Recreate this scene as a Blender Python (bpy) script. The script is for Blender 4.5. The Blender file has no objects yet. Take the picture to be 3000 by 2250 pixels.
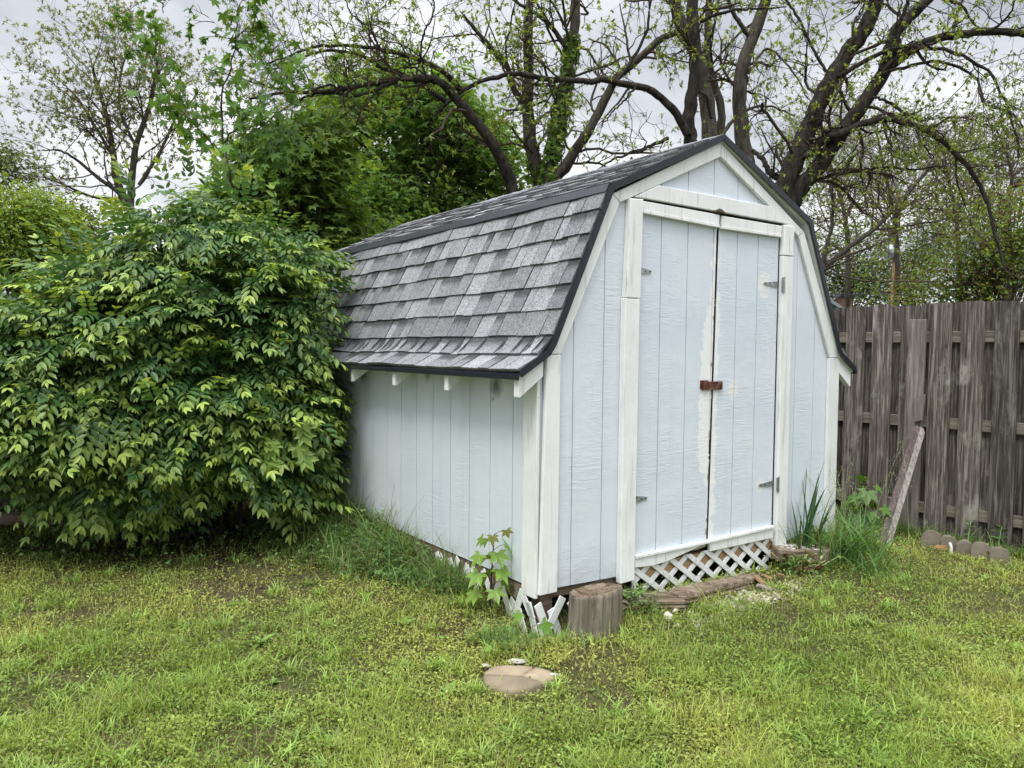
import bpy, math, random
import numpy as np
from mathutils import Matrix, Vector
rng = np.random.default_rng(7)
random.seed(7)
SC = bpy.context.scene
COL = SC.collection

# ------------------------------------------------------------------ camera, sky, sun, exposure
FPX, PITCH, ROLL, CAMZ = 2228.7, 0.0449, 0.0100, 1.4
cF = np.array([0, math.cos(PITCH), -math.sin(PITCH)])
cU0 = np.array([0, math.sin(PITCH), math.cos(PITCH)])
cR0 = np.array([1., 0, 0])
cR = cR0*math.cos(ROLL) + cU0*math.sin(ROLL)
cU = -cR0*math.sin(ROLL) + cU0*math.cos(ROLL)
cam = bpy.data.cameras.new('camera')
camo = bpy.data.objects.new('camera', cam); COL.objects.link(camo)
cam.sensor_width = 36; cam.lens = FPX/3000*36
cam.clip_start = 0.05; cam.clip_end = 2000
M = Matrix(((cR[0], cU[0], -cF[0], 0), (cR[1], cU[1], -cF[1], 0), (cR[2], cU[2], -cF[2], CAMZ), (0, 0, 0, 1)))
camo.matrix_world = M
SC.camera = camo

SUN_EL, SUN_AZ = math.radians(60), math.radians(205)      # azimuth clockwise from +Y
world = bpy.data.worlds.new('World'); SC.world = world; world.use_nodes = True
wn = world.node_tree; wn.nodes.clear()
def WN(t, **k):
    n = wn.nodes.new(t)
    for a, b in k.items(): setattr(n, a, b)
    return n
out = WN('ShaderNodeOutputWorld')
sky = WN('ShaderNodeTexSky', sky_type='NISHITA', sun_disc=False)
sky.sun_elevation = SUN_EL; sky.sun_rotation = SUN_AZ
bg1 = WN('ShaderNodeBackground'); bg1.inputs[1].default_value = 0.10
wn.links.new(sky.outputs[0], bg1.inputs[0])
tc = WN('ShaderNodeTexCoord')
sep = WN('ShaderNodeSeparateXYZ'); wn.links.new(tc.outputs['Generated'], sep.inputs[0])
def wmath(op, a, b=None, clamp=False):
    n = WN('ShaderNodeMath', operation=op, use_clamp=clamp)
    for i, v in enumerate((a, b)):
        if v is None: continue
        if isinstance(v, (int, float)): n.inputs[i].default_value = v
        else: wn.links.new(v, n.inputs[i])
    return n.outputs[0]
zc = wmath('MAXIMUM', sep.outputs[2], 0.0)
den = wmath('ADD', zc, 0.16)
comb = WN('ShaderNodeCombineXYZ')
wn.links.new(wmath('DIVIDE', sep.outputs[0], den), comb.inputs[0])
wn.links.new(wmath('DIVIDE', sep.outputs[1], den), comb.inputs[1])
nz = WN('ShaderNodeTexNoise'); nz.inputs['Scale'].default_value = 1.15; nz.inputs['Detail'].default_value = 7
nz.inputs['Roughness'].default_value = 0.52; nz.inputs['Distortion'].default_value = 0.35
wn.links.new(comb.outputs[0], nz.inputs['Vector'])
ramp = WN('ShaderNodeValToRGB')
ramp.color_ramp.elements[0].position = 0.38; ramp.color_ramp.elements[0].color = (0.50, 0.525, 0.57, 1)
ramp.color_ramp.elements[1].position = 0.64; ramp.color_ramp.elements[1].color = (1.22, 1.22, 1.23, 1)
e = ramp.color_ramp.elements.new(0.5); e.color = (0.76, 0.775, 0.81, 1)
wn.links.new(nz.outputs[0], ramp.inputs[0])
bg2 = WN('ShaderNodeBackground')
wn.links.new(ramp.outputs[0], bg2.inputs[0])
# overcast: the zenith is brighter than the horizon
wn.links.new(wmath('ADD', wmath('MULTIPLY', wmath('MAXIMUM', wmath('SUBTRACT', zc, 0.42), 0.0), 4.2), 0.76), bg2.inputs[1])
mx = WN('ShaderNodeMixShader'); mx.inputs[0].default_value = 0.88
wn.links.new(bg1.outputs[0], mx.inputs[1]); wn.links.new(bg2.outputs[0], mx.inputs[2])
wn.links.new(mx.outputs[0], out.inputs[0])

sl = bpy.data.lights.new('sun', 'SUN'); sl.energy = 1.5; sl.angle = math.radians(16); sl.color = (1, 0.97, 0.92)
so = bpy.data.objects.new('sun', sl); COL.objects.link(so)
sd = Vector((math.sin(SUN_AZ)*math.cos(SUN_EL), math.cos(SUN_AZ)*math.cos(SUN_EL), math.sin(SUN_EL)))
so.rotation_euler = (-sd).to_track_quat('-Z', 'Y').to_euler(); so.location = (0, 0, 12)
SC.view_settings.view_transform = 'Standard'; SC.view_settings.look = 'None'
SC.view_settings.exposure = 0.60; SC.view_settings.gamma = 1.0
SC.cycles.max_bounces = 6; SC.cycles.transparent_max_bounces = 4

# ------------------------------------------------------------------ helpers
def ray(u, v):
    d = cF*FPX + cR*(u-1500) - cU*(v-1125)
    return d/d[1]
def at(u, v, D):
    """point of the world at depth D (metres along +Y) behind a spot of the photograph"""
    return ray(u, v)*D + np.array([0, 0, CAMZ])
def ground_at(u, v, z=0.0):
    d = ray(u, v); return d*((z-CAMZ)/d[2]) + np.array([0, 0, CAMZ])

def _hash(ix, iy, seed):
    n = (ix.astype(np.int64)*374761393 + iy.astype(np.int64)*668265263 + seed*982451653) & 0x7fffffff
    n = ((n ^ (n >> 13))*1274126177) & 0x7fffffff
    return ((n ^ (n >> 16)) & 0xffff)/65535.
def vnoise(x, y, seed=0, octaves=3):
    x = np.asarray(x, float); y = np.asarray(y, float); s = 0; a = 1; tot = 0
    for o in range(octaves):
        ix = np.floor(x); iy = np.floor(y); fx = x-ix; fy = y-iy
        fx = fx*fx*(3-2*fx); fy = fy*fy*(3-2*fy)
        h = lambda i, j: _hash(ix+i, iy+j, seed+o*17)
        s = s + a*((h(0,0)*(1-fx)+h(1,0)*fx)*(1-fy) + (h(0,1)*(1-fx)+h(1,1)*fx)*fy)
        tot += a; a *= .5; x = x*2.03+11.3; y = y*2.03+5.7
    return s/tot

YAW = 0.6151; SX, SY = 0.1372, 3.6179            # the shed's front left corner and heading
cy_, sy_ = math.cos(YAW), math.sin(YAW)
W, L = 2.44, 3.66
def to_local(x, y):
    dx = x-SX; dy = y-SY
    return dx*cy_+dy*sy_, -dx*sy_+dy*cy_
def to_world(lx, ly):
    return SX+lx*cy_-ly*sy_, SY+lx*sy_+ly*cy_
def gz(x, y):
    x = np.asarray(x, float); y = np.asarray(y, float)
    lx, ly = to_local(x, y)
    dx = np.maximum(np.maximum(-lx, lx-W), 0); dy = np.maximum(np.maximum(-ly, ly-L), 0)
    d = np.sqrt(dx*dx+dy*dy)
    z = 0.085*np.exp(-(d/0.75)**2)
    z = z - 0.10*np.exp(-(((lx-.03)/.20)**2+((ly+.02)/.20)**2))
    near = np.exp(-((x/14)**2+((y-5)/14)**2))
    z = z + (vnoise(x*1.3, y*1.3, 3)-.5)*0.06*near + (vnoise(x*5, y*5, 4)-.5)*0.018*near
    return z

class MB:
    """collects geometry (with a colour per vertex) into one mesh"""
    def __init__(s): s.v = []; s.idx = []; s.sz = []; s.c = []; s.n = 0
    def add(s, v, faces, col=(1, 1, 1)):
        v = np.asarray(v, float).reshape(-1, 3)
        s.v.append(v)
        for f in faces: s.idx.append(np.asarray(f)+s.n); s.sz.append(np.array([len(f)]))
        c = np.asarray(col, float)
        s.c.append(np.broadcast_to(c, (len(v), 3)) if c.ndim == 1 else c)
        s.n += len(v)
    def raw(s, v, idx, sz, c):
        s.v.append(v); s.idx.append(idx+s.n); s.sz.append(sz); s.c.append(np.broadcast_to(c, (len(v), 3))); s.n += len(v)
    def box(s, lo, hi, col=(1, 1, 1), m=None):
        x0, y0, z0 = lo; x1, y1, z1 = hi
        v = np.array([(x0,y0,z0),(x1,y0,z0),(x1,y1,z0),(x0,y1,z0),(x0,y0,z1),(x1,y0,z1),(x1,y1,z1),(x0,y1,z1)], float)
        if m is not None: v = m(v)
        s.add(v, [(0,3,2,1),(4,5,6,7),(0,1,5,4),(1,2,6,5),(2,3,7,6),(3,0,4,7)], col)
    def prism(s, poly, a, b, axis='y', col=(1, 1, 1), m=None):
        """polygon in the plane across 'axis', extruded from a to b"""
        n = len(poly); P = np.array(poly, float); V = []
        for t in (a, b):
            for p in P:
                V.append({'y': (p[0], t, p[1]), 'x': (t, p[0], p[1]), 'z': (p[0], p[1], t)}[axis])
        V = np.array(V)
        if m is not None: V = m(V)
        F = [tuple(range(n)), tuple(range(2*n-1, n-1, -1))]+[(i, i+n, (i+1) % n+n, (i+1) % n) for i in range(n)]
        s.add(V, F, col)
    def tubes(s, P, R, sides, col):
        """P (N,k,3) centre lines, R (N,k) radii"""
        P = np.asarray(P, float); R = np.asarray(R, float)
        N, k, _ = P.shape
        if N == 0: return
        T = np.gradient(P, axis=1); T /= np.linalg.norm(T, axis=2, keepdims=True)+1e-9
        ref = np.where(np.abs(T[:, :1, 2:3]) > .9, np.array([1., 0, 0]), np.array([0, 0, 1.]))
        A = np.cross(T, ref); A /= np.linalg.norm(A, axis=2, keepdims=True)+1e-9
        B = np.cross(T, A)
        th = np.arange(sides)*2*math.pi/sides
        V = P[:, :, None, :] + R[:, :, None, None]*(np.cos(th)[None, None, :, None]*A[:, :, None, :] + np.sin(th)[None, None, :, None]*B[:, :, None, :])
        base = (np.arange(N)*k*sides)[:, None, None]
        i = np.arange(k-1)[None, :, None]*sides; j = np.arange(sides)[None, None, :]; j2 = (j+1) % sides
        q = np.stack([base+i+j, base+i+j2, base+i+sides+j2, base+i+sides+j], -1).reshape(-1)
        c = np.asarray(col, float)
        if c.ndim == 2: c = np.repeat(c, k*sides, axis=0)
        s.raw(V.reshape(-1, 3), q, np.full(N*(k-1)*sides, 4), c)
    def inst(s, tv, tf, pos, A, B, C, scale, col, shade=None):
        """copies of a template leaf at pos with axes A (length) B (width) C (normal)"""
        tv = np.asarray(tv, float); N = len(pos)
        if N == 0: return
        scale = np.broadcast_to(np.asarray(scale, float), (N,))
        V = pos[:, None, :] + scale[:, None, None]*(tv[None, :, 0:1]*A[:, None, :]+tv[None, :, 1:2]*B[:, None, :]+tv[None, :, 2:3]*C[:, None, :])
        fi = np.concatenate([np.asarray(f) for f in tf]); fs = np.array([len(f) for f in tf])
        idx = (fi[None, :] + (np.arange(N)*len(tv))[:, None]).reshape(-1)
        col = np.asarray(col, float)
        if col.ndim == 1: col = np.broadcast_to(col, (N, 3))
        if col.ndim == 2: col = np.repeat(col[:, None, :], len(tv), 1)
        if shade is not None: col = col*np.asarray(shade)[None, :, None]
        s.raw(V.reshape(-1, 3), idx, np.tile(fs, N), col.reshape(-1, 3))
    def build(s, name, mat=None, parent=None, smooth=False, origin=None):
        me = bpy.data.meshes.new(name)
        v = np.concatenate(s.v)
        if origin is not None: v = v-np.asarray(origin)
        idx = np.concatenate(s.idx).astype(np.int32); sz = np.concatenate(s.sz).astype(np.int32)
        c = np.concatenate(s.c)
        me.vertices.add(len(v)); me.vertices.foreach_set('co', v.astype(np.float32).ravel())
        me.loops.add(len(idx)); me.loops.foreach_set('vertex_index', idx)
        me.polygons.add(len(sz)); st = np.concatenate([[0], np.cumsum(sz)[:-1]]).astype(np.int32)
        me.polygons.foreach_set('loop_start', st)
        me.polygons.foreach_set('use_smooth', np.full(len(sz), bool(smooth)))
        me.update(calc_edges=True)
        a = me.color_attributes.new('Col', 'FLOAT_COLOR', 'POINT')
        a.data.foreach_set('color', np.concatenate([c, np.ones((len(c), 1))], 1).astype(np.float32).ravel())
        if mat: me.materials.append(mat)
        o = bpy.data.objects.new(name, me); COL.objects.link(o)
        if parent is not None: o.parent = parent
        return o

def bevel(o, w=0.003, seg=1):
    m = o.modifiers.new('bevel', 'BEVEL'); m.width = w; m.segments = seg; m.limit_method = 'ANGLE'; m.angle_limit = math.radians(50)
    return o
def tag(o, label=None, cat=None, group=None, kind=None):
    if label: o['label'] = label
    if cat: o['category'] = cat
    if group: o['group'] = group
    if kind: o['kind'] = kind
    return o
def thing(name, label, cat, loc=(0, 0, 0), rz=0, group=None):
    o = bpy.data.objects.new(name, None); COL.objects.link(o); o.empty_display_size = .1
    o.location = loc; o.rotation_euler = (0, 0, rz)
    return tag(o, label, cat, group)
def norm(a): return a/(np.linalg.norm(a, axis=-1, keepdims=True)+1e-9)
def frames(A, Nrm):
    A = norm(A); B = norm(np.cross(Nrm, A)); return A, B, np.cross(A, B)
def rdir(n): return norm(rng.normal(size=(n, 3)))

# ------------------------------------------------------------------ materials
class NT:
    def __init__(s, name):
        s.m = bpy.data.materials.new(name); s.m.use_nodes = True; s.t = s.m.node_tree; s.t.nodes.clear()
        s.out = s.t.nodes.new('ShaderNodeOutputMaterial'); s.tc = s.t.nodes.new('ShaderNodeTexCoord')
    def n(s, t, **k):
        x = s.t.nodes.new(t)
        for a, b in k.items(): setattr(x, a, b)
        return x
    def put(s, sock, v):
        if v is None: return
        if isinstance(v, bpy.types.NodeSocket): s.t.links.new(v, sock)
        elif isinstance(v, (tuple, list)) and len(v) == 3 and sock.type == 'RGBA': sock.default_value = (*v, 1)
        else: sock.default_value = v
    def coord(s, scale=(1, 1, 1), rot=(0, 0, 0)):
        mp = s.n('ShaderNodeMapping'); s.t.links.new(s.tc.outputs['Object'], mp.inputs[0])
        mp.inputs['Scale'].default_value = scale; mp.inputs['Rotation'].default_value = rot
        return mp.outputs[0]
    def noise(s, scale, detail=4, rough=.55, vec=None, dist=0):
        x = s.n('ShaderNodeTexNoise'); x.inputs['Scale'].default_value = scale; x.inputs['Detail'].default_value = detail
        x.inputs['Roughness'].default_value = rough; x.inputs['Distortion'].default_value = dist
        s.t.links.new(vec if vec is not None else s.tc.outputs['Object'], x.inputs['Vector'])
        return x.outputs[0]
    def math(s, op, a, b=0., clamp=False):
        x = s.n('ShaderNodeMath', operation=op, use_clamp=clamp); s.put(x.inputs[0], a); s.put(x.inputs[1], b); return x.outputs[0]
    def rng(s, v, a, b, c=0., d=1.):
        x = s.n('ShaderNodeMapRange'); s.put(x.inputs[0], v)
        for i, q in enumerate((a, b, c, d)): x.inputs[i+1].default_value = q
        return x.outputs[0]
    def mix(s, f, a, b, mode='MIX'):
        x = s.n('ShaderNodeMix', data_type='RGBA', blend_type=mode); s.put(x.inputs[0], f); s.put(x.inputs[6], a); s.put(x.inputs[7], b); return x.outputs[2]
    def ramp(s, v, stops):
        x = s.n('ShaderNodeValToRGB'); s.put(x.inputs[0], v); r = x.color_ramp
        for i, (p, c) in enumerate(stops):
            e = r.elements[i] if i < 2 else r.elements.new(p)
            e.position = p; e.color = (*c, 1)
        return x.outputs[0]
    def attr(s):
        x = s.n('ShaderNodeAttribute'); x.attribute_name = 'Col'; return x.outputs['Color']
    def bump(s, h, strength=.5, dist=.01, normal=None):
        x = s.n('ShaderNodeBump'); x.inputs['Strength'].default_value = strength; x.inputs['Distance'].default_value = dist
        s.put(x.inputs['Height'], h)
        if normal is not None: s.put(x.inputs['Normal'], normal)
        return x.outputs[0]
    def bsdf(s, col, rough=.7, bump=None, metal=0., spec=.4, trans=0., tcol=None):
        p = s.n('ShaderNodeBsdfPrincipled'); s.put(p.inputs['Base Color'], col); s.put(p.inputs['Roughness'], rough)
        p.inputs['Metallic'].default_value = metal; p.inputs['Specular IOR Level'].default_value = spec
        if bump is not None: s.put(p.inputs['Normal'], bump)
        if trans > 0:
            t = s.n('ShaderNodeBsdfTranslucent'); s.put(t.inputs[0], tcol if tcol is not None else col)
            m = s.n('ShaderNodeMixShader'); m.inputs[0].default_value = trans
            s.t.links.new(p.outputs[0], m.inputs[1]); s.t.links.new(t.outputs[0], m.inputs[2])
            s.t.links.new(m.outputs[0], s.out.inputs[0])
        else: s.t.links.new(p.outputs[0], s.out.inputs[0])
        return s.m

def m_leaf(name, trans=.35, rough=.5, spec=.35):
    t = NT(name); c = t.attr()
    n = t.noise(9, 2); c2 = t.mix(t.rng(n, .3, .7, .0, .45), c, t.mix(1., c, (.62, .74, .7), 'MULTIPLY'))
    tcol = t.mix(1., c2, (1.5, 1.35, .55), 'MULTIPLY')
    return t.bsdf(c2, rough, None, spec=spec, trans=trans, tcol=tcol)
def m_bark(name, a, b, sc=14):
    t = NT(name); v = t.coord((1, 1, .22)); n = t.noise(sc*2.2, 5, .65, v, .4); n2 = t.noise(2.5, 3)
    c = t.mix(t.rng(n, .35, .68), a, b); c = t.mix(t.rng(n2, .4, .75, 0, .5), c, (b[0]*1.2, b[1]*1.25, b[2]*1.1))
    return t.bsdf(c, .92, t.bump(n, 1., .06), spec=.15)
def m_wood(name, a, b, c_, vec=(30, 30, 2.2), lichen=None, bs=.5, rough=.85):
    t = NT(name); v = t.coord(vec); n = t.noise(1.6, 6, .65, v, .6); n2 = t.noise(1.3, 4); at_ = t.attr()
    c = t.ramp(n, [(.30, a), (.72, c_), (.5, b)])
    c = t.mix(t.rng(n2, .35, .7, 0, .5), c, t.mix(1., c, (.55, .52, .5), 'MULTIPLY'))
    if lichen is not None:
        n3 = t.noise(4.5, 6, .7, t.coord((1, 1, .5))); c = t.mix(t.rng(n3, .56, .68, 0, .75), c, lichen)
    if name == 'weathered_fence':
        kn = t.n('ShaderNodeTexVoronoi'); kn.inputs['Scale'].default_value = 1.; t.t.links.new(t.coord((6.5, 6.5, 3.2)), kn.inputs['Vector'])
        c = t.mix(t.rng(kn.outputs['Distance'], .10, .035, 0, .8), c, (.03, .022, .018)); c = t.mix(t.rng(t.noise(1.3, 5, .7, t.coord((70, 70, 1.2))), .62, .68, 0, .8), c, (.025, .021, .019))
    c = t.mix(1., c, at_, 'MULTIPLY')
    return t.bsdf(c, rough, t.bump(n, bs, .006), spec=.2)

def m_paint_siding(name, base, patches=False):
    t = NT(name)
    v = t.coord((5, 5, 42)); n = t.noise(1.5, 5, .6, v, 1.2); fine = t.noise(140, 3, .6)
    v2 = t.coord((26, 26, 2.0)); n2 = t.noise(1.4, 4, .6, v2, .3)
    big = t.noise(1.7, 4, .6)
    msk = t.rng(t.noise(3.2, 3), .42, .6)
    h = t.math('ADD', t.math('MULTIPLY', n, msk), t.math('MULTIPLY', fine, .35))
    h = t.math('ADD', h, t.math('MULTIPLY', n2, .3))
    c = t.mix(t.rng(big, .3, .7), base, (base[0]*.90, base[1]*.94, base[2]*.97))
    c = t.mix(t.rng(t.noise(2.1, 5, .7), .5, .72, 0, .35), c, (base[0]*1.12, base[1]*1.08, base[2]*1.0))
    c = t.mix(t.rng(n2, .62, .78, 0, .22), c, (base[0]*.72, base[1]*.76, base[2]*.78))
    c = t.mix(t.rng(fine, .66, .74, 0, .3), c, (.82, .83, .82))
    # grime splashed up at the foot of the wall and mildew specks
    sp = t.n('ShaderNodeSeparateXYZ'); t.t.links.new(t.tc.outputs['Object'], sp.inputs[0])
    X, Z = sp.outputs[0], sp.outputs[2]
    foot = t.math('MULTIPLY', t.rng(Z, .22, .42, 1., 0.), t.rng(t.noise(9, 4), .35, .7))
    c = t.mix(t.math('MULTIPLY', foot, .45), c, (.33, .34, .28))
    spk = t.rng(t.noise(38, 2), .80, .84)
    c = t.mix(t.math('MULTIPLY', spk, .6), c, (.16, .12, .09))
    if not patches:
        Y = sp.outputs[1]
        for (py, pz, pr, cc_) in ((.37, 1.215, .075, (.05, .055, .06)), (2.02, 1.24, .08, (.04, .045, .05)), (.40, 1.145, .012, (.17, .08, .04)), (1.1, 1.25, .05, (.2, .21, .21))):
            d = t.math('SQRT', t.math('ADD', t.math('POWER', t.math('SUBTRACT', Y, py), 2.), t.math('POWER', t.math('SUBTRACT', Z, pz), 2.)))
            d = t.math('ADD', d, t.math('MULTIPLY', t.math('SUBTRACT', t.noise(14, 4), .5), .05)); side = t.math('MULTIPLY', t.math('LESS_THAN', X, .003), t.math('GREATER_THAN', Y, .02))
            c = t.mix(t.math('MULTIPLY', side, t.math('MULTIPLY', t.rng(d, pr, pr*.2), .8)), c, cc_)
    drip = t.math('MULTIPLY', t.rng(t.noise(1.2, 4, .6, t.coord((14, 14, .5))), .52, .72), t.rng(t.noise(2.5, 3), .4, .65))
    c = t.mix(t.math('MULTIPLY', drip, .22), c, (.40, .42, .42))
    if patches:
        nz_ = t.noise(17, 6, .65); nb = t.noise(2.3, 3)
        cx = t.math('ADD', 1.196, t.math('MULTIPLY', t.math('SUBTRACT', Z, .33), .0185))
        dx = t.math('SUBTRACT', X, cx)
        # left of the seam the bare primer band runs wide below the middle, right of it narrower
        wl = t.math('ADD', .035, t.math('MULTIPLY', t.rng(Z, 1.72, 1.45), .065))
        wl = t.math('MULTIPLY', wl, t.rng(Z, .60, .80))
        wr = t.math('ADD', .02, t.math('MULTIPLY', t.rng(Z, 1.75, 1.68), .032))
        left = t.math('LESS_THAN', dx, 0)
        w_ = t.math('ADD', t.math('MULTIPLY', left, wl), t.math('MULTIPLY', t.math('SUBTRACT', 1, left), wr))
        w_ = t.math('ADD', w_, t.math('MULTIPLY', t.math('SUBTRACT', nz_, .5), .15))
        w_ = t.math('MULTIPLY', w_, t.rng(Z, 2.06, 2.0))
        pm = t.rng(t.math('SUBTRACT', w_, t.math('ABSOLUTE', dx)), -.004, .01)
        c = t.mix(t.math('MULTIPLY', pm, .8), c, (.80, .81, .80))
        for (px, pz, pr) in ((1.66, 1.80, .07), (1.40, 1.19, .05), (1.665, .60, .04)):
            d = t.math('SQRT', t.math('ADD', t.math('POWER', t.math('SUBTRACT', X, px), 2.), t.math('POWER', t.math('MULTIPLY', t.math('SUBTRACT', Z, pz), .75), 2.)))
            d = t.math('ADD', d, t.math('MULTIPLY', t.math('SUBTRACT', nz_, .5), .08))
            c = t.mix(t.math('MULTIPLY', t.rng(d, pr, pr-.02), .75), c, (.74, .74, .71))
    return t.bsdf(c, .5, t.bump(h, .5, .006), spec=.35)
def m_paint_trim(name, base=(.785, .80, .805), vec=(22, 22, 1.6)):
    t = NT(name); v = t.coord(vec); n = t.noise(1.6, 5, .6, v, .4); b = t.noise(5, 4, .6); f = t.noise(60, 3)
    c = t.mix(t.rng(b, .35, .7), base, (base[0]*.88, base[1]*.89, base[2]*.86))
    c = t.mix(t.rng(n, .56, .66, 0, .6), c, (.50, .50, .48)); c = t.mix(t.rng(t.noise(1.9, 5, .65, t.coord((30, 30, 1.1))), .64, .70, 0, .75), c, (.24, .22, .19))
    c = t.mix(t.rng(t.noise(31, 2), .80, .83, 0, .7), c, (.15, .12, .10))
    c = t.mix(1., c, t.attr(), 'MULTIPLY')
    return t.bsdf(c, .5, t.bump(t.math('ADD', n, t.math('MULTIPLY', f, .3)), .5, .005), spec=.3)
def m_shingle():
    t = NT('roof_shingles'); a = t.attr()
    vo = t.n('ShaderNodeTexVoronoi'); vo.inputs['Scale'].default_value = 170; t.t.links.new(t.tc.outputs['Object'], vo.inputs['Vector'])
    bw = t.n('ShaderNodeRGBToBW'); t.t.links.new(vo.outputs['Color'], bw.inputs[0])
    g = t.rng(bw.outputs[0], .15, .85, .6, 1.4); n2 = t.rng(t.noise(4, 4), .3, .7, .88, 1.1)
    sp = t.n('ShaderNodeCombineColor'); k = t.math('MULTIPLY', g, n2)
    for i in range(3): t.put(sp.inputs[i], k)
    c = t.mix(1., a, sp.outputs[0], 'MULTIPLY')
    return t.bsdf(c, .9, t.bump(bw.outputs[0], .5, .003), spec=.25)
def m_plain(name, col, rough=.6, metal=0., var=.2, sc=20, bs=.2, spec=.4):
    t = NT(name); n = t.noise(sc, 4); c = t.mix(t.rng(n, .3, .7), col, tuple(q*(1-var) for q in col)); c = t.mix(1., c, t.attr(), 'MULTIPLY')
    return t.bsdf(c, rough, t.bump(n, bs, .004), metal=metal, spec=spec)
def m_rust():
    t = NT('rusty_metal'); n = t.noise(55, 5, .65); n2 = t.noise(14, 4)
    c = t.ramp(n, [(.35, (.05, .016, .010)), (.7, (.20, .075, .035)), (.5, (.10, .032, .018))])
    c = t.mix(t.rng(n2, .52, .62, 0, .55), c, (.2, .17, .16))
    return t.bsdf(c, .7, t.bump(n, .4, .003), metal=.3)
def m_ground():
    t = NT('soil_ground'); n = t.noise(2.2, 5, .6); f = t.noise(45, 5, .7)
    c = t.ramp(f, [(.3, (.040, .030, .020)), (.75, (.17, .125, .085)), (.52, (.085, .066, .042))])
    c = t.mix(t.rng(n, .38, .58, 0, .8), c, t.mix(t.rng(f, .35, .65), (.030, .040, .012), (.12, .14, .045)))
    return t.bsdf(c, .95, t.bump(f, .8, .02), spec=.1)
MAT = dict(
    siding=m_paint_siding('painted_siding', (.645, .69, .74)),
    door=m_paint_siding('painted_door_siding', (.63, .68, .74), True),
    trim=m_paint_trim('painted_trim'), lattice=m_paint_trim('painted_lattice', (.78, .80, .81), (12, 12, 12)),
    shingle=m_shingle(), drip=m_plain('dark_drip_edge', (.022, .027, .036), .38, .2, .3, 30, .1),
    galv=m_plain('galvanised_metal', (.42, .46, .47), .42, .7, .35, 60, .2), rust=m_rust(),
    beam=m_wood('raw_floor_joist', (.30, .19, .10), (.42, .28, .15), (.5, .36, .21), (2, 30, 30)),
    fence=m_wood('weathered_fence', (.027, .024, .021), (.094, .084, .076), (.32, .297, .275), (46, 46, 1.9), lichen=(.27, .265, .24), bs=.9),
    rail=m_wood('weathered_rail', (.09, .08, .065), (.19, .17, .145), (.33, .31, .275), (2, 30, 30), lichen=(.22, .22, .15)),
    oldlog=m_wood('rotten_timber', (.045, .03, .02), (.19, .14, .10), (.36, .30, .24), (3, 22, 22), lichen=(.24, .22, .17), bs=1.),
    stump=m_wood('split_stump', (.07, .056, .042), (.19, .165, .13), (.33, .30, .25), (20, 20, 1.5), lichen=(.13, .15, .09), bs=1.),
    greyboard=m_wood('grey_board', (.085, .075, .07), (.19, .175, .165), (.32, .30, .29), (30, 30, 2), bs=.4),
    concrete=m_plain('rough_concrete', (.19, .17, .135), .92, 0, .4, 14, .8, .2),
    stone=m_plain('sandy_stone', (.37, .30, .205), .92, 0, .35, 9, .6, .2),
    gravel=m_plain('pale_gravel', (.62, .58, .50), .9, 0, .3, 40, .3, .2),
    brick=m_plain('clay_brick', (.36, .19, .11), .9, 0, .4, 20, .4, .2),
    white=m_plain('white_plastic', (.75, .75, .73), .5, 0, .1),
    leaf=m_leaf('shrub_leaf', .30, .42, .45), tree_leaf=m_leaf('tree_leaf', .42, .55, .25),
    grass=m_leaf('grass_blade', .35, .6, .2), dead=m_plain('dry_stem', (.30, .22, .12), .9),
    bark=m_bark('dark_bark', (.012, .010, .009), (.066, .057, .049), 10),
    bark2=m_bark('grey_bark', (.028, .024, .020), (.105, .092, .078), 9),
    twig=m_plain('twig_bark', (.075, .06, .045), .9, 0, .4, 6, .1, .1),
    roofgrey=m_plain('grey_roof', (.22, .25, .28), .8), wallfar=m_plain('pale_gable', (.34, .38, .41), .8),
    pole=m_wood('pole_wood', (.17, .08, .045), (.32, .17, .10), (.45, .27, .17), (20, 20, 1)),
    soil=m_ground(),
)

# ------------------------------------------------------------------ the ground
def axis_pts(lo, hi, near_lo, near_hi, step):
    a = list(np.arange(near_lo, near_hi+1e-6, step)); d = step; x = near_hi
    while x < hi: d *= 1.35; x += d; a.append(x)
    d = step; x = near_lo
    while x > lo: d *= 1.35; x -= d; a.insert(0, x)
    return np.array(a)
gx = axis_pts(-600, 600, -7, 7, .09); gy = axis_pts(-600, 900, .5, 11, .09)
XX, YY = np.meshgrid(gx, gy); nx, ny = len(gx), len(gy)
gm = MB(); i, j = np.meshgrid(np.arange(nx-1), np.arange(ny-1)); b = (j*nx+i)
gm.raw(np.stack([XX, YY, gz(XX, YY)], -1).reshape(-1, 3), np.stack([b, b+1, b+nx+1, b+nx], -1).reshape(-1), np.full((nx-1)*(ny-1), 4), np.array([1., 1, 1]))
tag(gm.build('ground', MAT['soil'], smooth=True), kind='structure')

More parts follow.
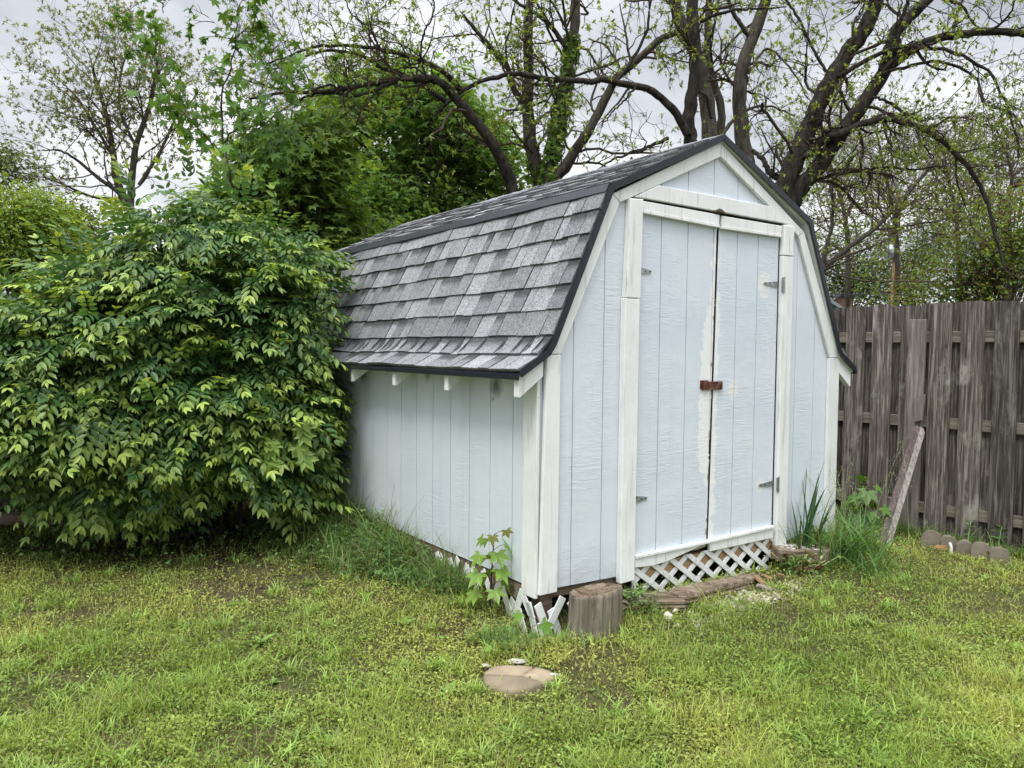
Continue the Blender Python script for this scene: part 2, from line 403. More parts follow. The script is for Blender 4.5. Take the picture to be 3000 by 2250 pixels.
# ------------------------------------------------------------------ the shed (local frame: x along the front, y back, z up)
shed = thing('garden_shed', 'small gambrel-roofed garden shed with pale blue siding, white trim and grey shingles', 'shed', (SX, SY, 0), YAW)
Z0, Z1, ZR, XB, ZB, EV, ZE = .247, 1.375, 2.565, .41, 2.175, .158, 1.292
def clip(poly, ax, val, keep_less):
    o = []
    for k in range(len(poly)):
        a, b_ = poly[k], poly[(k+1) % len(poly)]
        ia = (a[ax] <= val) == keep_less or a[ax] == val; ib = (b_[ax] <= val) == keep_less or b_[ax] == val
        if ia: o.append(a)
        if ia != ib:
            t = (val-a[ax])/(b_[ax]-a[ax]); o.append(tuple(a[q]+(b_[q]-a[q])*t for q in (0, 1)))
    return o
def siding(mb, poly, grooves, face, back, axis, gw=.0065, slant=0.):
    """vertical planks with real grooves: the polygon cut into strips, proud of a backing sheet"""
    xs = [p[0] for p in poly]; edges = [min(xs)-1]+sorted(g for g in grooves if min(xs) < g < max(xs))+[max(xs)+1]
    for k in range(len(edges)-1):
        a = edges[k]+(gw/2 if k else 0); b_ = edges[k+1]-(gw/2 if k < len(edges)-2 else 0)
        q = clip(clip(poly, 0, a, False), 0, b_, True)
        if len(q) >= 3: mb.prism(q, face, (face*2+back)/3, axis)
    mb.prism(poly, (face*2+back)/3+.001, back, axis)
G_F = [.194, .391, .588, .785, .99, 1.2, 1.407, 1.598, 1.797, 1.996, 2.195]
# front wall around the door opening
mb = MB()
siding(mb, [(0, Z0-.005), (.56, Z0-.02), (.56, 2.24), (.43, 2.17), (0.02, 1.37)], G_F, -.006, .012, 'y')
siding(mb, [(1.86, .2), (2.10, .24), (2.44, .23), (2.43, 1.37), (2.02, 2.16), (1.86, 2.24)], G_F, -.006, .012, 'y')
siding(mb, [(.56, 2.20), (1.86, 2.20), (1.86, 2.235), (1.225, 2.555), (.56, 2.235)], G_F, -.006, .012, 'y')
mb.build('front_wall', MAT['siding'], shed)
mb = MB(); siding(mb, [(0.006, Z0), (L, .24), (L, 1.38), (0.006, 1.38)], [.217+.2032*k for k in range(17)], -.006, .012, 'x'); mb.build('side_wall', MAT['siding'], shed)
mb = MB(); siding(mb, [(0.006, .24), (L, .24), (L, 1.38), (0.006, 1.38)], [.217+.2032*k for k in range(17)], 2.446, 2.428, 'x'); mb.build('side_wall', MAT['siding'], shed)
mb = MB(); siding(mb, [(0, .24), (2.44, .24), (2.44, 1.37), (2.02, 2.16), (1.22, 2.555), (.42, 2.16), (0, 1.37)], [.2*k for k in range(1, 12)], L+.006, L-.012, 'y'); mb.build('back_wall', MAT['siding'], shed)
mb = MB(); mb.box((.03, .03, .19), (2.41, L-.03, .235)); mb.build('floor', MAT['beam'], shed)
mb = MB(); mb.box((.60, -.004, .187), (1.82, .03, .256)); mb.build('floor_joist', MAT['beam'], shed)
for xa_, xb_ in ((.02, .598), (1.822, 2.42)):
    mb = MB(); mb.box((xa_, .013, .187), (xb_, .035, .24)); mb.build('floor_joist', MAT['oldlog'], shed)

# trims on the front, each board its own part
def board(name, poly, y0, y1, mat='trim', axis='y', bv=.003, label=None, col=(1, 1, 1), parent=None):
    m = MB(); m.prism(poly, y0, y1, axis, col); o = bevel(m.build(name, MAT[mat], parent or shed), bv)
    if label: o['label'] = label
    return o
board('corner_board', [(-.012, .225), (.096, .225), (.100, 1.378), (.016, 1.378)], -.027, -.0065)
board('corner_board', [(2.338, .22), (2.455, .215), (2.452, 1.366), (2.338, 1.366)], -.027, -.0065, col=(.96, .97, .97))
board('corner_board', [(-.006, .205), (.106, .205), (.106, 1.27), (-.006, 1.27)], -.026, -.0065, axis='x', col=(.97, .97, .95))
board('rake_board', [(.018, 1.381), (.101, 1.383), (.468, 2.146), (.415, 2.182)], -.027, -.0065)
board('rake_board', [(.417, 2.183), (.470, 2.147), (1.2255, 2.489), (1.2255, 2.568)], -.0275, -.0065)
board('rake_board', [(1.2285, 2.566), (1.2285, 2.489), (1.965, 2.119), (2.024, 2.150)], -.0275, -.0065, col=(.97, .98, .98))
board('rake_board', [(2.026, 2.148), (1.967, 2.118), (2.340, 1.369), (2.440, 1.369)], -.027, -.0065, col=(.97, .98, .98))
board('header_board', [(.570, 2.188), (1.893, 2.181), (1.697, 2.267), (.737, 2.267)], -.030, -.0285+.0215)
m = MB(); m.prism([(.498, .199), (.600, .202), (.603, 1.668), (.500, 1.668)], -.044, -.0065); m.prism([(.506, 1.6705), (.607, 1.6705), (.616, 2.178), (.524, 2.172)], -.045, -.0065)
bevel(m.build('door_casing', MAT['trim'], shed), .004)
m = MB(); m.prism([(1.806, .184), (1.908, .172), (1.904, 1.985), (1.803, 1.985)], -.040, -.0065); m.prism([(1.802, 1.988), (1.905, 1.988), (1.905, 2.168), (1.806, 2.171)], -.042, -.0065)
bevel(m.build('door_casing', MAT['trim'], shed), .004)

# the two doors
def door(poly, grooves, top, bottom, label):
    m = MB(); siding(m, poly, grooves, -.010, .020, 'y', .006); d = m.build('door', MAT['door'], shed); d['label'] = label
    m = MB(); m.prism(top[0], -.030, -.0105); m.prism(top[1], -.036, -.0305); m.prism(top[1], -.0300, -.0105)
    bevel(m.build('top_trim', MAT['trim'], d), .002)
    m = MB(); m.prism(bottom, -.032, -.0105); up = [(p[0], p[1]) for p in bottom[:2]]
    m.prism([(up[0][0], up[0][1]+.0), (up[1][0], up[1][1]+.0), (up[1][0], up[1][1]-.016), (up[0][0], up[0][1]-.016)], -.040, -.0325)
    bevel(m.build('bottom_trim', MAT['trim'], d), .002)
    return d
dl = door([(.606, .30), (1.192, .30), (1.226, 2.16), (.618, 2.165)], G_F, ([(.617, 2.128), (1.2225, 2.112), (1.2245, 2.167), (.617, 2.173)], [(.617, 2.110), (1.2215, 2.094), (1.2225, 2.111), (.617, 2.127)]),
     [(.612, .328), (1.1965, .330), (1.196, .322), (1.10, .303), (1.017, .288), (.851, .260), (.74, .254), (.613, .264)], 'left door leaf with rusty hasp plate and broken bottom trim')
dr = door([(1.207, .30), (1.792, .30), (1.792, 2.16), (1.245, 2.16)], G_F, ([(1.243, 2.110), (1.790, 2.110), (1.796, 2.163), (1.243, 2.164)], [(1.243, 2.091), (1.788, 2.093), (1.790, 2.109), (1.243, 2.109)]),
     [(1.201, .330), (1.784, .340), (1.785, .264), (1.203, .264)], 'right door leaf with hinges painted over')
m = MB(); m.prism([(1.2035, .335), (1.2065, .335), (1.2445, 2.16), (1.2415, 2.16)], -.0095, .02, 'y', (.26, .26, .26)); tag(m.build('seam_shade_strip', MAT['oldlog'], dr), 'dark strip on the right door leaf edge, painted-in shade of the seam gap')  # added dark strip, colours the door edge as shade in the seam gap
# rotten splinters along the seam and behind the broken trim
m = MB()
for k in range(14):
    z = rng.uniform(.34, 1.9); x = 1.188+(z-.33)*.0185+rng.uniform(-.003, .001); h = rng.uniform(.01, .05)
    m.prism([(x-.003, z), (x+.004, z+.002), (x+.003, z+h), (x-.002, z+h*.8)], -.0125, .0, 'y', col=(.45, .42, .38) if rng.random() < .3 else (.9, .9, .88))
m.prism([(1.02, .290), (1.19, .321), (1.19, .29), (1.12, .281), (1.07, .284)], -.0095, .002, 'y', col=(.5, .45, .4))
tag(m.build('splinters', MAT['trim'], dl), kind='stuff')
def strap_hinge(xa, xt, z, h, parent, leafplate=None):
    m = MB(); m.prism([(xa, z-h), (xa, z+h), (xt, z+.007), (xt+(.004 if xt > xa else -.004), z), (xt, z-.007)], -.0155, -.0105)
    for q in (.25, .6, .9):
        x = xa+(xt-xa)*q; zz = z+(h*.45 if q == .25 else 0)
        m.tubes([[(x, -.0155, zz), (x, -.0185, zz)]], [[.0042, .003]], 8, (.12, .12, .13))
        m.add([(x+.003*math.cos(a), -.0186, zz+.003*math.sin(a)) for a in np.arange(8)*math.pi/4], [tuple(range(8))], (.1, .1, .1))
    if leafplate:
        x0, x1, z0, z1 = leafplate
        m.box((x0, -.0435, z0), (x1, -.0405, z1)); m.tubes([[(x0-.004, -.040, z0+.006), (x0-.004, -.040, z1-.006)]], [[.006, .006]], 10, (.7, .7, .7))
    return m.build('hinge', MAT['galv'], parent)
strap_hinge(.604, .709, 1.817, .022, dl); strap_hinge(.604, .707, .620, .022, dl)
strap_hinge(1.786, 1.660, 1.812, .018, dr, (1.804, 1.822, 1.762, 1.858)); strap_hinge(1.786, 1.658, .597, .018, dr, (1.804, 1.816, .545, .640))
m = MB(); m.box((1.112, -.0165, 1.194), (1.176, -.0105, 1.240)); m.box((1.120, -.022, 1.186), (1.292, -.0167, 1.233))
m.box((1.119, -.024, 1.190), (1.124, -.0225, 1.229), (1.6, 1.6, 1.6)); m.box((1.262, -.0232, 1.212), (1.286, -.0222, 1.219), (3, 2.6, 2.4))
m.tubes([[(1.274, -.020, 1.203), (1.274, -.033, 1.204), (1.274, -.033, 1.222), (1.274, -.020, 1.223)]], [[.003]*4], 8, (1, 1, 1))
bevel(m.build('hasp', MAT['rust'], dl), .0015)
m = MB(); m.tubes([[(1.199, -.020, 1.70), (1.194, -.034, 1.69), (1.196, -.034, 1.66), (1.205, -.020, 1.655)]], [[.003]*4], 6, (1, 1, 1)); m.build('hook', MAT['galv'], dl)
# an old mud-dauber / bird nest smear over the seam of the doors
m = MB(); pts = [(1.165, 2.178), (1.19, 2.190), (1.215, 2.201), (1.235, 2.200), (1.262, 2.188), (1.28, 2.176), (1.25, 2.174), (1.20, 2.172)]
m.prism(pts, -.0345, -.0302, 'y', col=(.62, .58, .42)); m.prism([(p[0]*.6+1.222*.4, p[1]*.6+2.183*.4) for p in pts], -.040, -.035, 'y', col=(.5, .46, .33)); bevel(m.build('dried_mud', MAT['concrete'], shed), .002)

# lattice skirt under the doors
def lattice(name, x0, x1, z0, z1, y, per=.147, slope=.72, wdt=.031, skip=(), axis='y', start=.747, dz=0):
    m = MB(); zt = z1+.0
    for fam in (1, -1):
        k0 = int((x0-start)/per)-4
        for k in range(k0, k0+int((x1-x0)/per)+9):
            xk = start+k*per; hw = wdt/2*math.sqrt(1+slope**2)/slope
            # centre line: passes (xk, zt) and runs down with fam*slope
            a = [(xk-hw, zt), (xk+hw, zt), (xk+hw+fam*(zt-z0)/slope, z0), (xk-hw+fam*(zt-z0)/slope, z0)]
            q = clip(clip(a, 0, x0, False), 0, x1, True)
            if len(q) < 3 or (fam, k) in skip: continue
            jz = rng.uniform(-.002, .002)
            m.prism([(p[0], p[1]+jz) for p in q], y-(.0065 if fam > 0 else 0), y-(.0065 if fam > 0 else 0)+.006, axis, col=tuple(np.array([1, 1, 1])*rng.uniform(.9, 1)))
    return bevel(m.build(name, MAT['lattice'], shed), .001)
lattice('lattice_skirt', .618, 1.80, .035, .266, -.0125)
o = board('lattice_rail', [(.612, .05), (.640, .05), (.640, .262), (.612, .262)], -.012, -.004, 'lattice', bv=.001)
# broken lattice round the corner: hand-placed slats (y or x, z) pairs
m = MB()
def slat(p, q, off, axis='x', w=.043, t=.006, c=1.):
    p = np.array(p); q = np.array(q); d = (q-p)/np.linalg.norm(q-p); n = np.array([-d[1], d[0]])*w/2
    m.prism([tuple(p-n), tuple(q-n), tuple(q+n), tuple(p+n)], off, off+t, axis, (c, c, c))
for (a, b_) in (((.30, .235), (.19, .055)), ((.30, .235), (.375, .06)), ((.185, .15), (.26, .02)), ((.11, .215), (.01, .10)), ((.11, .215), (.17, .08)), ((.05, .175), (-.02, .02)), ((.13, .12), (.07, .0)),
                ((.40, .14), (.47, .23)), ((.56, .225), (.50, .08)), ((.62, .22), (.69, .09)), ((.62, .22), (.56, .10)), ((.80, .22), (.74, .09)), ((.72, .235), (.80, .10)), ((.95, .22), (.88, .10)), ((.90, .21), (.98, .10))):
    slat(a, b_, -.018-(.0075 if a[0] > b_[0] else 0), c=.93)
for (a, b_) in (((-.03, .19), (.05, .0)), ((.12, .20), (.02, .045)), ((.05, .15), (.11, .0)), ((-.01, .10), (.03, -.02)), ((.17, .17), (.23, .07))): slat(a, b_, -.036 if a[0] < b_[0] else -.0435, 'y')
o = bevel(m.build('lattice_skirt', MAT['lattice'], shed), .001); o['label'] = 'broken lattice slats round the near corner'
# rotten sill at the corner foot
m = MB(); m.box((.03, .02, .02), (.10, .09, .22)); m.build('post', MAT['oldlog'], shed)
m = MB(); m.box((-.0, .12, .15), (.03, 3.6, .235)); m.build('sill', MAT['oldlog'], shed)
# wooden foundation block under the right corner
m = MB(); m.box((2.09, -.03, .03), (2.25, .10, .225)); bevel(m.build('foundation_block', MAT['beam'], shed), .006)

# roof profile on the left: ridge -> break -> wall line -> flared eave; mirrored on the right
RP = [(1.2262, 2.596), (.392, 2.215), (.035, 1.435), (.005, 1.392), (-.05, 1.358), (-EV, ZE)]
def prof(side, s, pts):
    P = np.array(pts); d = np.linalg.norm(np.diff(P, axis=0), axis=1); cs = np.concatenate([[0], np.cumsum(d)])
    s = np.clip(s, 0, cs[-1]); x = np.interp(s, cs, P[:, 0]); z = np.interp(s, cs, P[:, 1])
    e1 = .02; xa, za = np.interp(s-e1, cs, P[:, 0]), np.interp(s-e1, cs, P[:, 1]); xb, zb = np.interp(s+e1, cs, P[:, 0]), np.interp(s+e1, cs, P[:, 1])
    tx, tz = xb-xa, zb-za; n_ = np.hypot(tx, tz)+1e-9; nx_, nz_ = tz/n_, -tx/n_
    if side > 0: return x, z, nx_, nz_
    return 2*1.2262-x, z, -nx_, nz_
YF, YB = -.045, L+.06
rooflen_lo = sum(math.dist(RP[k], RP[k+1]) for k in range(1, 5)); rooflen_up = math.dist(RP[0], RP[1])
def deck(name, pts, side, t=.018, drop=.006):
    m = MB(); P = np.array(pts); n = len(P); V = []
    for y in (YF+.012, YB-.01):
        for dd in (drop, drop+t):
            for k in range(n):
                s = sum(math.dist(pts[q], pts[q+1]) for q in range(k)); x, z, a, b_ = prof(side, s, pts); V.append((x-a*dd, y, z-b_*dd))
    f = []
    for k in range(n-1):
        f += [(k, k+1, k+1+2*n, k+2*n), (k+n, k+3*n, k+1+3*n, k+1+n), (k, k+n, k+1+n, k+1), (k+2*n, k+1+2*n, k+1+3*n, k+3*n)]
    f += [(n-1, 2*n-1, 4*n-1, 3*n-1), (0, 2*n, 3*n, n)]
    m.add(V, f, (1, 1, 1)); return m.build(name, MAT['trim'], shed)
lo = RP[1:]; up = RP[:2]
for sd_ in (1, -1): deck('roof_deck', lo, sd_); deck('roof_deck', up, sd_)
def shingles(pts, length, side, exp_, seed):
    r = np.random.default_rng(seed); m = MB(); nrow = int(round(length/exp_)); ex = length/nrow
    palette = {'l': np.array([.265, .274, .285]), 'm': np.array([.205, .213, .222]), 'd': np.array([.172, .180, .190])}
    def P(s, y, h):
        s = np.asarray(s, float); x, z, a, b_ = prof(side, s, pts)
        wav = .004*math.sin(y*5+side)+.003*math.sin(y*13+2)
        return (float(x+a*(h+wav)), y, float(z+b_*(h+wav)))
    for row in range(nrow):
        s0 = row*ex; s1 = (row+1)*ex + (.012 if row == nrow-1 else 0)
        y = YF-r.uniform(0, .12); prev = None
        while y < YB:
            kind = r.choice(['l', 'm', 'd', 'm', 'l']); wd = r.uniform(.055, .17) if kind != 'm' else r.uniform(.09, .20)
            if kind == prev == 'd': kind = 'l'
            prev = kind; y1 = y+wd; a, b_ = max(y, YF), min(y1-.0048, YB); y = y1
            if b_-a < .012: continue
            proud = kind != 'l'; h = .0055 if proud else .0015
            if kind == 'l': h = .0015
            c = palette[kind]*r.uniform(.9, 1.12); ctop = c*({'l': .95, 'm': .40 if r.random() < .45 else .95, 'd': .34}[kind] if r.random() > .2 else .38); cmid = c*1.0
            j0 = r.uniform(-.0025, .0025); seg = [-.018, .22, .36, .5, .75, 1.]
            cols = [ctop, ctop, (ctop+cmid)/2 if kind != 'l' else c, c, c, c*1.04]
            V = []; C = []; ns = len(seg); sk = r.uniform(-.004, .004)
            for q, t_ in enumerate(seg):
                s = s0+(s1-s0)*t_+(j0 if t_ == 1 else 0); hh = h+.006+(t_)*.011
                V += [P(s, a+sk*t_, hh), P(s, b_+sk*t_, hh)]; C += [cols[q]]*2
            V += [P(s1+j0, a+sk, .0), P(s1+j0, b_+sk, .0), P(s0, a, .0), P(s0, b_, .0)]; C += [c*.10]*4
            f = [(2*q, 2*q+1, 2*q+3, 2*q+2) for q in range(ns-1)]
            n2 = 2*ns
            f += [(n2-2, n2-1, n2+1, n2), (0, n2-2, n2, n2+2), (n2-1, 1, n2+3, n2+1)]
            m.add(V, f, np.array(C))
        # overlap shadow is painted in: tab butt and side faces coloured nearly black
    return m.build('shingle_slope', MAT['shingle'], shed)
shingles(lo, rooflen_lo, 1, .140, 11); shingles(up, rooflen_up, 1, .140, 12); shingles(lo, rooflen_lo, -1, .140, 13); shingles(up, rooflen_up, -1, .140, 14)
m = MB(); y = YF; r_ = np.random.default_rng(5)
while y < YB:
    y1 = min(y+.145, YB); xr, zr_ = 1.2262, 2.596; c = np.array([.2, .205, .225])*r_.uniform(.8, 1.15)
    for sgn in (-1, 1):
        V = [(xr, y, zr_+.014), (xr, y1, zr_+.020), (xr+sgn*.13, y1, zr_-.13*.457+.020), (xr+sgn*.13, y, zr_-.13*.457+.014), (xr+sgn*.13, y1, zr_-.13*.457+.008), (xr, y1, zr_+.008), (xr+sgn*.13, y, zr_-.13*.457+.002)]
        m.add(V, [(0, 1, 2, 3), (1, 5, 4, 2), (3, 2, 4, 6)], c)
    y = y1
m.build('ridge_cap', MAT['shingle'], shed)
# drip edge: rake strips on the front, eave strips, and the flashing under the break
for sd_ in (1, -1):
    m = MB()
    for pts in (up, lo):
        n = len(pts); V = []
        for k in range(n):
            s = sum(math.dist(pts[q], pts[q+1]) for q in range(k)); x, z, a, b_ = prof(sd_, s, pts)
            for (dd, yy) in ((.013, YF-.006), (-.021, YF-.006), (-.021, YF-.003), (.013, YF+.03)): V.append((x+a*dd, yy, z+b_*dd))
        f = []
        for k in range(n-1):
            for q in range(4): f.append((4*k+q, 4*k+(q+1) % 4, 4*k+4+(q+1) % 4, 4*k+4+q))
        f += [(0, 1, 2, 3), (4*n-1, 4*n-2, 4*n-3, 4*n-4)]
        m.add(V, f, (1, 1, 1))
    m.build('rake_drip_edge', MAT['drip'], shed)
    m = MB(); sx = 1 if sd_ > 0 else -1; ox = 0 if sd_ > 0 else 2*1.2262
    X = lambda x: ox+sx*x
    m.prism([(X(-.150), 1.296), (X(-.168), 1.286), (X(-.168), 1.262), (X(-.165), 1.262), (X(-.164), 1.282), (X(-.150), 1.289)], YF-.006, YB)
    m.build('eave_drip_edge', MAT['drip'], shed)
    m = MB(); a = np.array([.407, 2.232]); d = np.array([.392-.035, 2.215-1.435]); d /= np.linalg.norm(d)
    pts = [(X(.420), 2.246), (X(.372), 2.226), (X(.369-d[0]*.046), 2.226-d[1]*.046), (X(.382-d[0]*.046), 2.222-d[1]*.046-.004), (X(.392), 2.214)]
    m.prism(pts, YF-.002, YB); m.build('break_flashing', MAT['drip'], shed)
# rafter tails under the flared eaves, and the blue bird block
for sx, ox in ((1, 0), (-1, W)):
    for k, y in enumerate([-.026]+[.62*q for q in range(1, 6)]+[L-.03]):
        q = [(ox-sx*.148, 1.274), (ox-sx*.004, 1.360), (ox-sx*.004, 1.262), (ox-sx*.036, 1.252), (ox-sx*.140, 1.178), (ox-sx*.148, 1.180)]
        if k == 0: q = [(ox-sx*.150, 1.274), (ox-sx*.006, 1.362), (ox-sx*.006, 1.275), (ox-sx*.140, 1.178), (ox-sx*.150, 1.180)]
        board('rafter_tail', q, y, y+.038, bv=.002)
# ------------------------------------------------------------------ fences
FX, FY, FA = 2.976, 6.14, math.atan2(-.753, .658)     # right fence: s runs towards the camera
fd = np.array([math.cos(FA), math.sin(FA)]); fn = np.array([fd[1], -fd[0]])   # fn points to the yard (towards the shed)
if fn @ np.array([0-FX, 4-FY]) < 0: fn = -fn
BASE = .0
def fence(name, label, org, d, nrm, s0, s1, off, ztop, rails, zb, seed, extra=None, skipgap=()):
    th = math.atan2(d[1], d[0]); root = thing(name, label, 'fence', (org[0], org[1], 0), th)
    r = np.random.default_rng(seed); sg = 1 if (-math.sin(th)*nrm[0]+math.cos(th)*nrm[1]) > 0 else -1
    def picket(m, x, y, w, z0, z1, tone, lean=0.):
        c = .018; prof_ = [(x-w/2, z0), (x+w/2, z0), (x+w/2+lean, z1-c*1.3), (x+w/2-c+lean, z1), (x-w/2+c+lean, z1), (x-w/2+lean, z1-c*1.3)]
        m.prism(prof_, y, y+.017, 'y', tone)
    m = MB(); mb_ = MB(); k = 0; s = s0
    while s < s1:
        y = sg*.018+(-.017 if sg < 0 else 0)
        tone = np.array([1, .97, .95])*r.uniform(.62, 1.5)
        picket(m, s+off, y+r.uniform(-.003, .003), .154, zb+r.uniform(-.02, .02), ztop+r.uniform(-.012, .012), tone, r.uniform(-.006, .006))
        s += .2186
    s = s0+.109
    while s < s1:
        y = -sg*.018-(0.017 if sg > 0 else 0)
        picket(mb_, s+off, y+r.uniform(-.003, .003), .138 if r.random() > .12 else .128, zb+r.uniform(-.02, .02), ztop-.005+r.uniform(-.012, .012), np.array([.95, .93, .91])*r.uniform(.75, 1.15), r.uniform(-.004, .004))
        s += .2186
    m.build('picket_panel', MAT['fence'], root); mb_.build('picket_panel', MAT['fence'], root)
    for zz in rails:
        q = MB(); x = s0-.1
        while x < s1:
            x1 = min(x+2.4, s1+.1); dz = r.uniform(-.006, .006)
            q.box((x+.002, -.0125, zz-.085+dz), (x1, .0125, zz+dz), tuple(np.array([1, .98, .93])*r.uniform(.85, 1.15))); x = x1
        bevel(q.build('rail', MAT['rail'], root), .004)
    return root, sg
fr_, sg = fence('wooden_fence', 'weathered grey shadowbox board fence behind the shed on the right', (FX, FY), fd, fn, -5.2, 2.6, -.2-.05, 1.787, (1.572, .915, .25), .03, 21)
# the paler cover board over the fence post, with its broken-off piece
def on_fence(u, v):
    d = ray(u, v); n = np.array([-fd[1], fd[0]]); t = (np.array([FX, FY])@n)/(d[:2]@n); P = d*t
    return (P[:2]-np.array([FX, FY]))@fd, P[2]+CAMZ
sA, zA = on_fence(2675, 937); sB, zB = on_fence(2724, 937)
m = MB(); ya = sg*.040 if sg > 0 else -.040-.03
m.prism([(sA-.03, .0), (sB-.02, .0), (sB, zA), (sA, zA)], ya, ya+.03, 'y', (1.1, 1.05, 1.02)); bevel(m.build('post', MAT['greyboard'], fr_), .003)
s2, z2 = on_fence(2705, 1190)
m = MB(); m.prism([(s2-.03, z2-.12), (s2+.03, z2-.10), (s2+.045, z2+.10), (s2-.035, z2+.06)], sg*.072, sg*.095, 'y', (1, .95, .9)); m.build('broken_offcut', MAT['greyboard'], fr_)
ld = np.array([.753, .658]); ln = np.array([.658, -.753])
fence('wooden_fence', 'weathered grey board fence half hidden behind the big shrub on the left', (-3.95, 5.95), ld, ln, -5., 4.2, 0, 1.80, (1.55, .90, .25), .02, 31)

# leaning board
def oriented_board(name, a, b_, side, nrm, w, t, mat, label, cat, cols=((1, 1, 1),)):
    a = np.array(a, float); b_ = np.array(b_, float); d = norm(b_-a); sd_ = norm(np.asarray(side, float)-np.dot(side, d)*d); n_ = np.cross(d, sd_)
    m = MB(); Lh = np.linalg.norm(b_-a)
    def X(v): return v[:, 0:1]*sd_+v[:, 1:2]*n_+v[:, 2:3]*d
    for i, c in enumerate(cols):
        k = len(cols); x0 = -w/2+w*i/k; x1 = x0+w/k-.001
        P = [(x0, 0), (x1, 0), (x1, Lh-(.03 if i == k-1 else 0)), (x1-(.02 if i == k-1 else 0), Lh), (x0+(.015 if i == 0 else 0), Lh), (x0, Lh-(.02 if i == 0 else 0))]
        m.prism(P, (-t/2-.006*i), t/2-.006*i, 'y', c, X)
    o = bevel(m.build(name, MAT[mat]), .002); o.location = a
    return tag(o, label, cat)
foot = ground_at(2582, 1612, .0); sT, _ = on_fence(2690, 1200); tp = at(2694, 1253, (FY+fd[1]*sT)-.14)
oriented_board('loose_board', foot-np.array([0, 0, .02]), tp, (1, .1, 0), None, .088, .022, 'greyboard', 'two-toned grey loose board leaning against the right fence', 'board', ((.72, .62, .62), (1.5, 1.48, 1.46)))

# round-topped edging logs by the fence
for k, (u, v, w_, lab) in enumerate([(2737, 1606, .135, 'largest round-topped edging log, left end of the row by the fence'), (2784, 1612, .12, 'round-topped edging log directly behind the white stake'), (2832, 1622, .115, 'round-topped edging log in the middle of the row by the fence'), (2882, 1634, .12, 'round-topped edging log second from the right end of the row by the fence'), (2933, 1650, .125, 'round-topped edging log at the right end of the row nearest the camera')]):
    P = ground_at(u, v, .01); zt = (at(u, [1570, 1581, 1593, 1600, 1618][k], P[1])[2])
    n = 12; h0 = max(zt-.035, .02); poly = [(-w_/2, -.03), (w_/2, -.03)]+[(w_/2*math.cos(a)*rng.uniform(.93, 1.05), h0+.055*math.sin(a)*rng.uniform(.9, 1.1)) for a in np.linspace(0, math.pi, n)]
    m = MB(); m.prism(poly, -.03, .03, 'y', tuple(np.array([1, .98, .95])*rng.uniform(.8, 1.1))); o = bevel(m.build('edging_log', MAT['concrete']), .006, 2); o.location = (P[0], P[1]+.03, float(gz(P[0], P[1])))
    o.rotation_euler = (rng.uniform(-.25, .0), rng.uniform(-.15, .15), -.45+rng.uniform(-.2, .2)); tag(o, lab, 'edging log', 'edging logs along the fence')

def rock(name, P, size, mat, label, cat, group=None, seed=0, flat=.6, rot=0., col=(1, 1, 1), sub=2):
    import bmesh
    bm = bmesh.new(); bmesh.ops.create_icosphere(bm, subdivisions=sub, radius=1.)
    r = np.random.default_rng(seed+100); axes = norm(r.normal(size=(9, 3))); dd = r.uniform(.55, .9, 9)
    V = np.array([v.co[:] for v in bm.verts])
    for a, q in zip(axes, dd):
        s = V@a; V = V-np.maximum(s-q, 0)[:, None]*a
    F = [tuple(v.index for v in f.verts) for f in bm.faces]; bm.free()
    c, s = math.cos(rot), math.sin(rot); V = V*np.array([size[0], size[1], size[2]]); V = np.stack([V[:, 0]*c-V[:, 1]*s, V[:, 0]*s+V[:, 1]*c, V[:, 2]], 1)
    m = MB(); m.add(V, F, col); o = m.build(name, MAT[mat]); o.location = P
    return tag(o, label, cat, group)
P = ground_at(2758, 1607, .02); rock('brick_chunk', P, (.065, .035, .03), 'brick', 'broken orange brick lying in front of the edging logs', 'brick', seed=3)
P = ground_at(2786, 1618, .02); m = MB(); m.tubes([[(0, 0, -.02), (.0, 0, .035), (-.008, 0, .06), (-.014, .004, .066)]], [[.011, .011, .010, .007]], 10, (1, 1, 1)); o = m.build('garden_stake', MAT['white'], smooth=True); o.location = P; tag(o, 'short white plastic stake in the grass before the edging logs', 'stake')
P = ground_at(2820, 1664, .03); rock('paving_stone', P-np.array([0, 0, .012]), (.06, .05, .018), 'concrete', 'small brown paving fragment sunk in grass near the right fence', 'stone', seed=9)

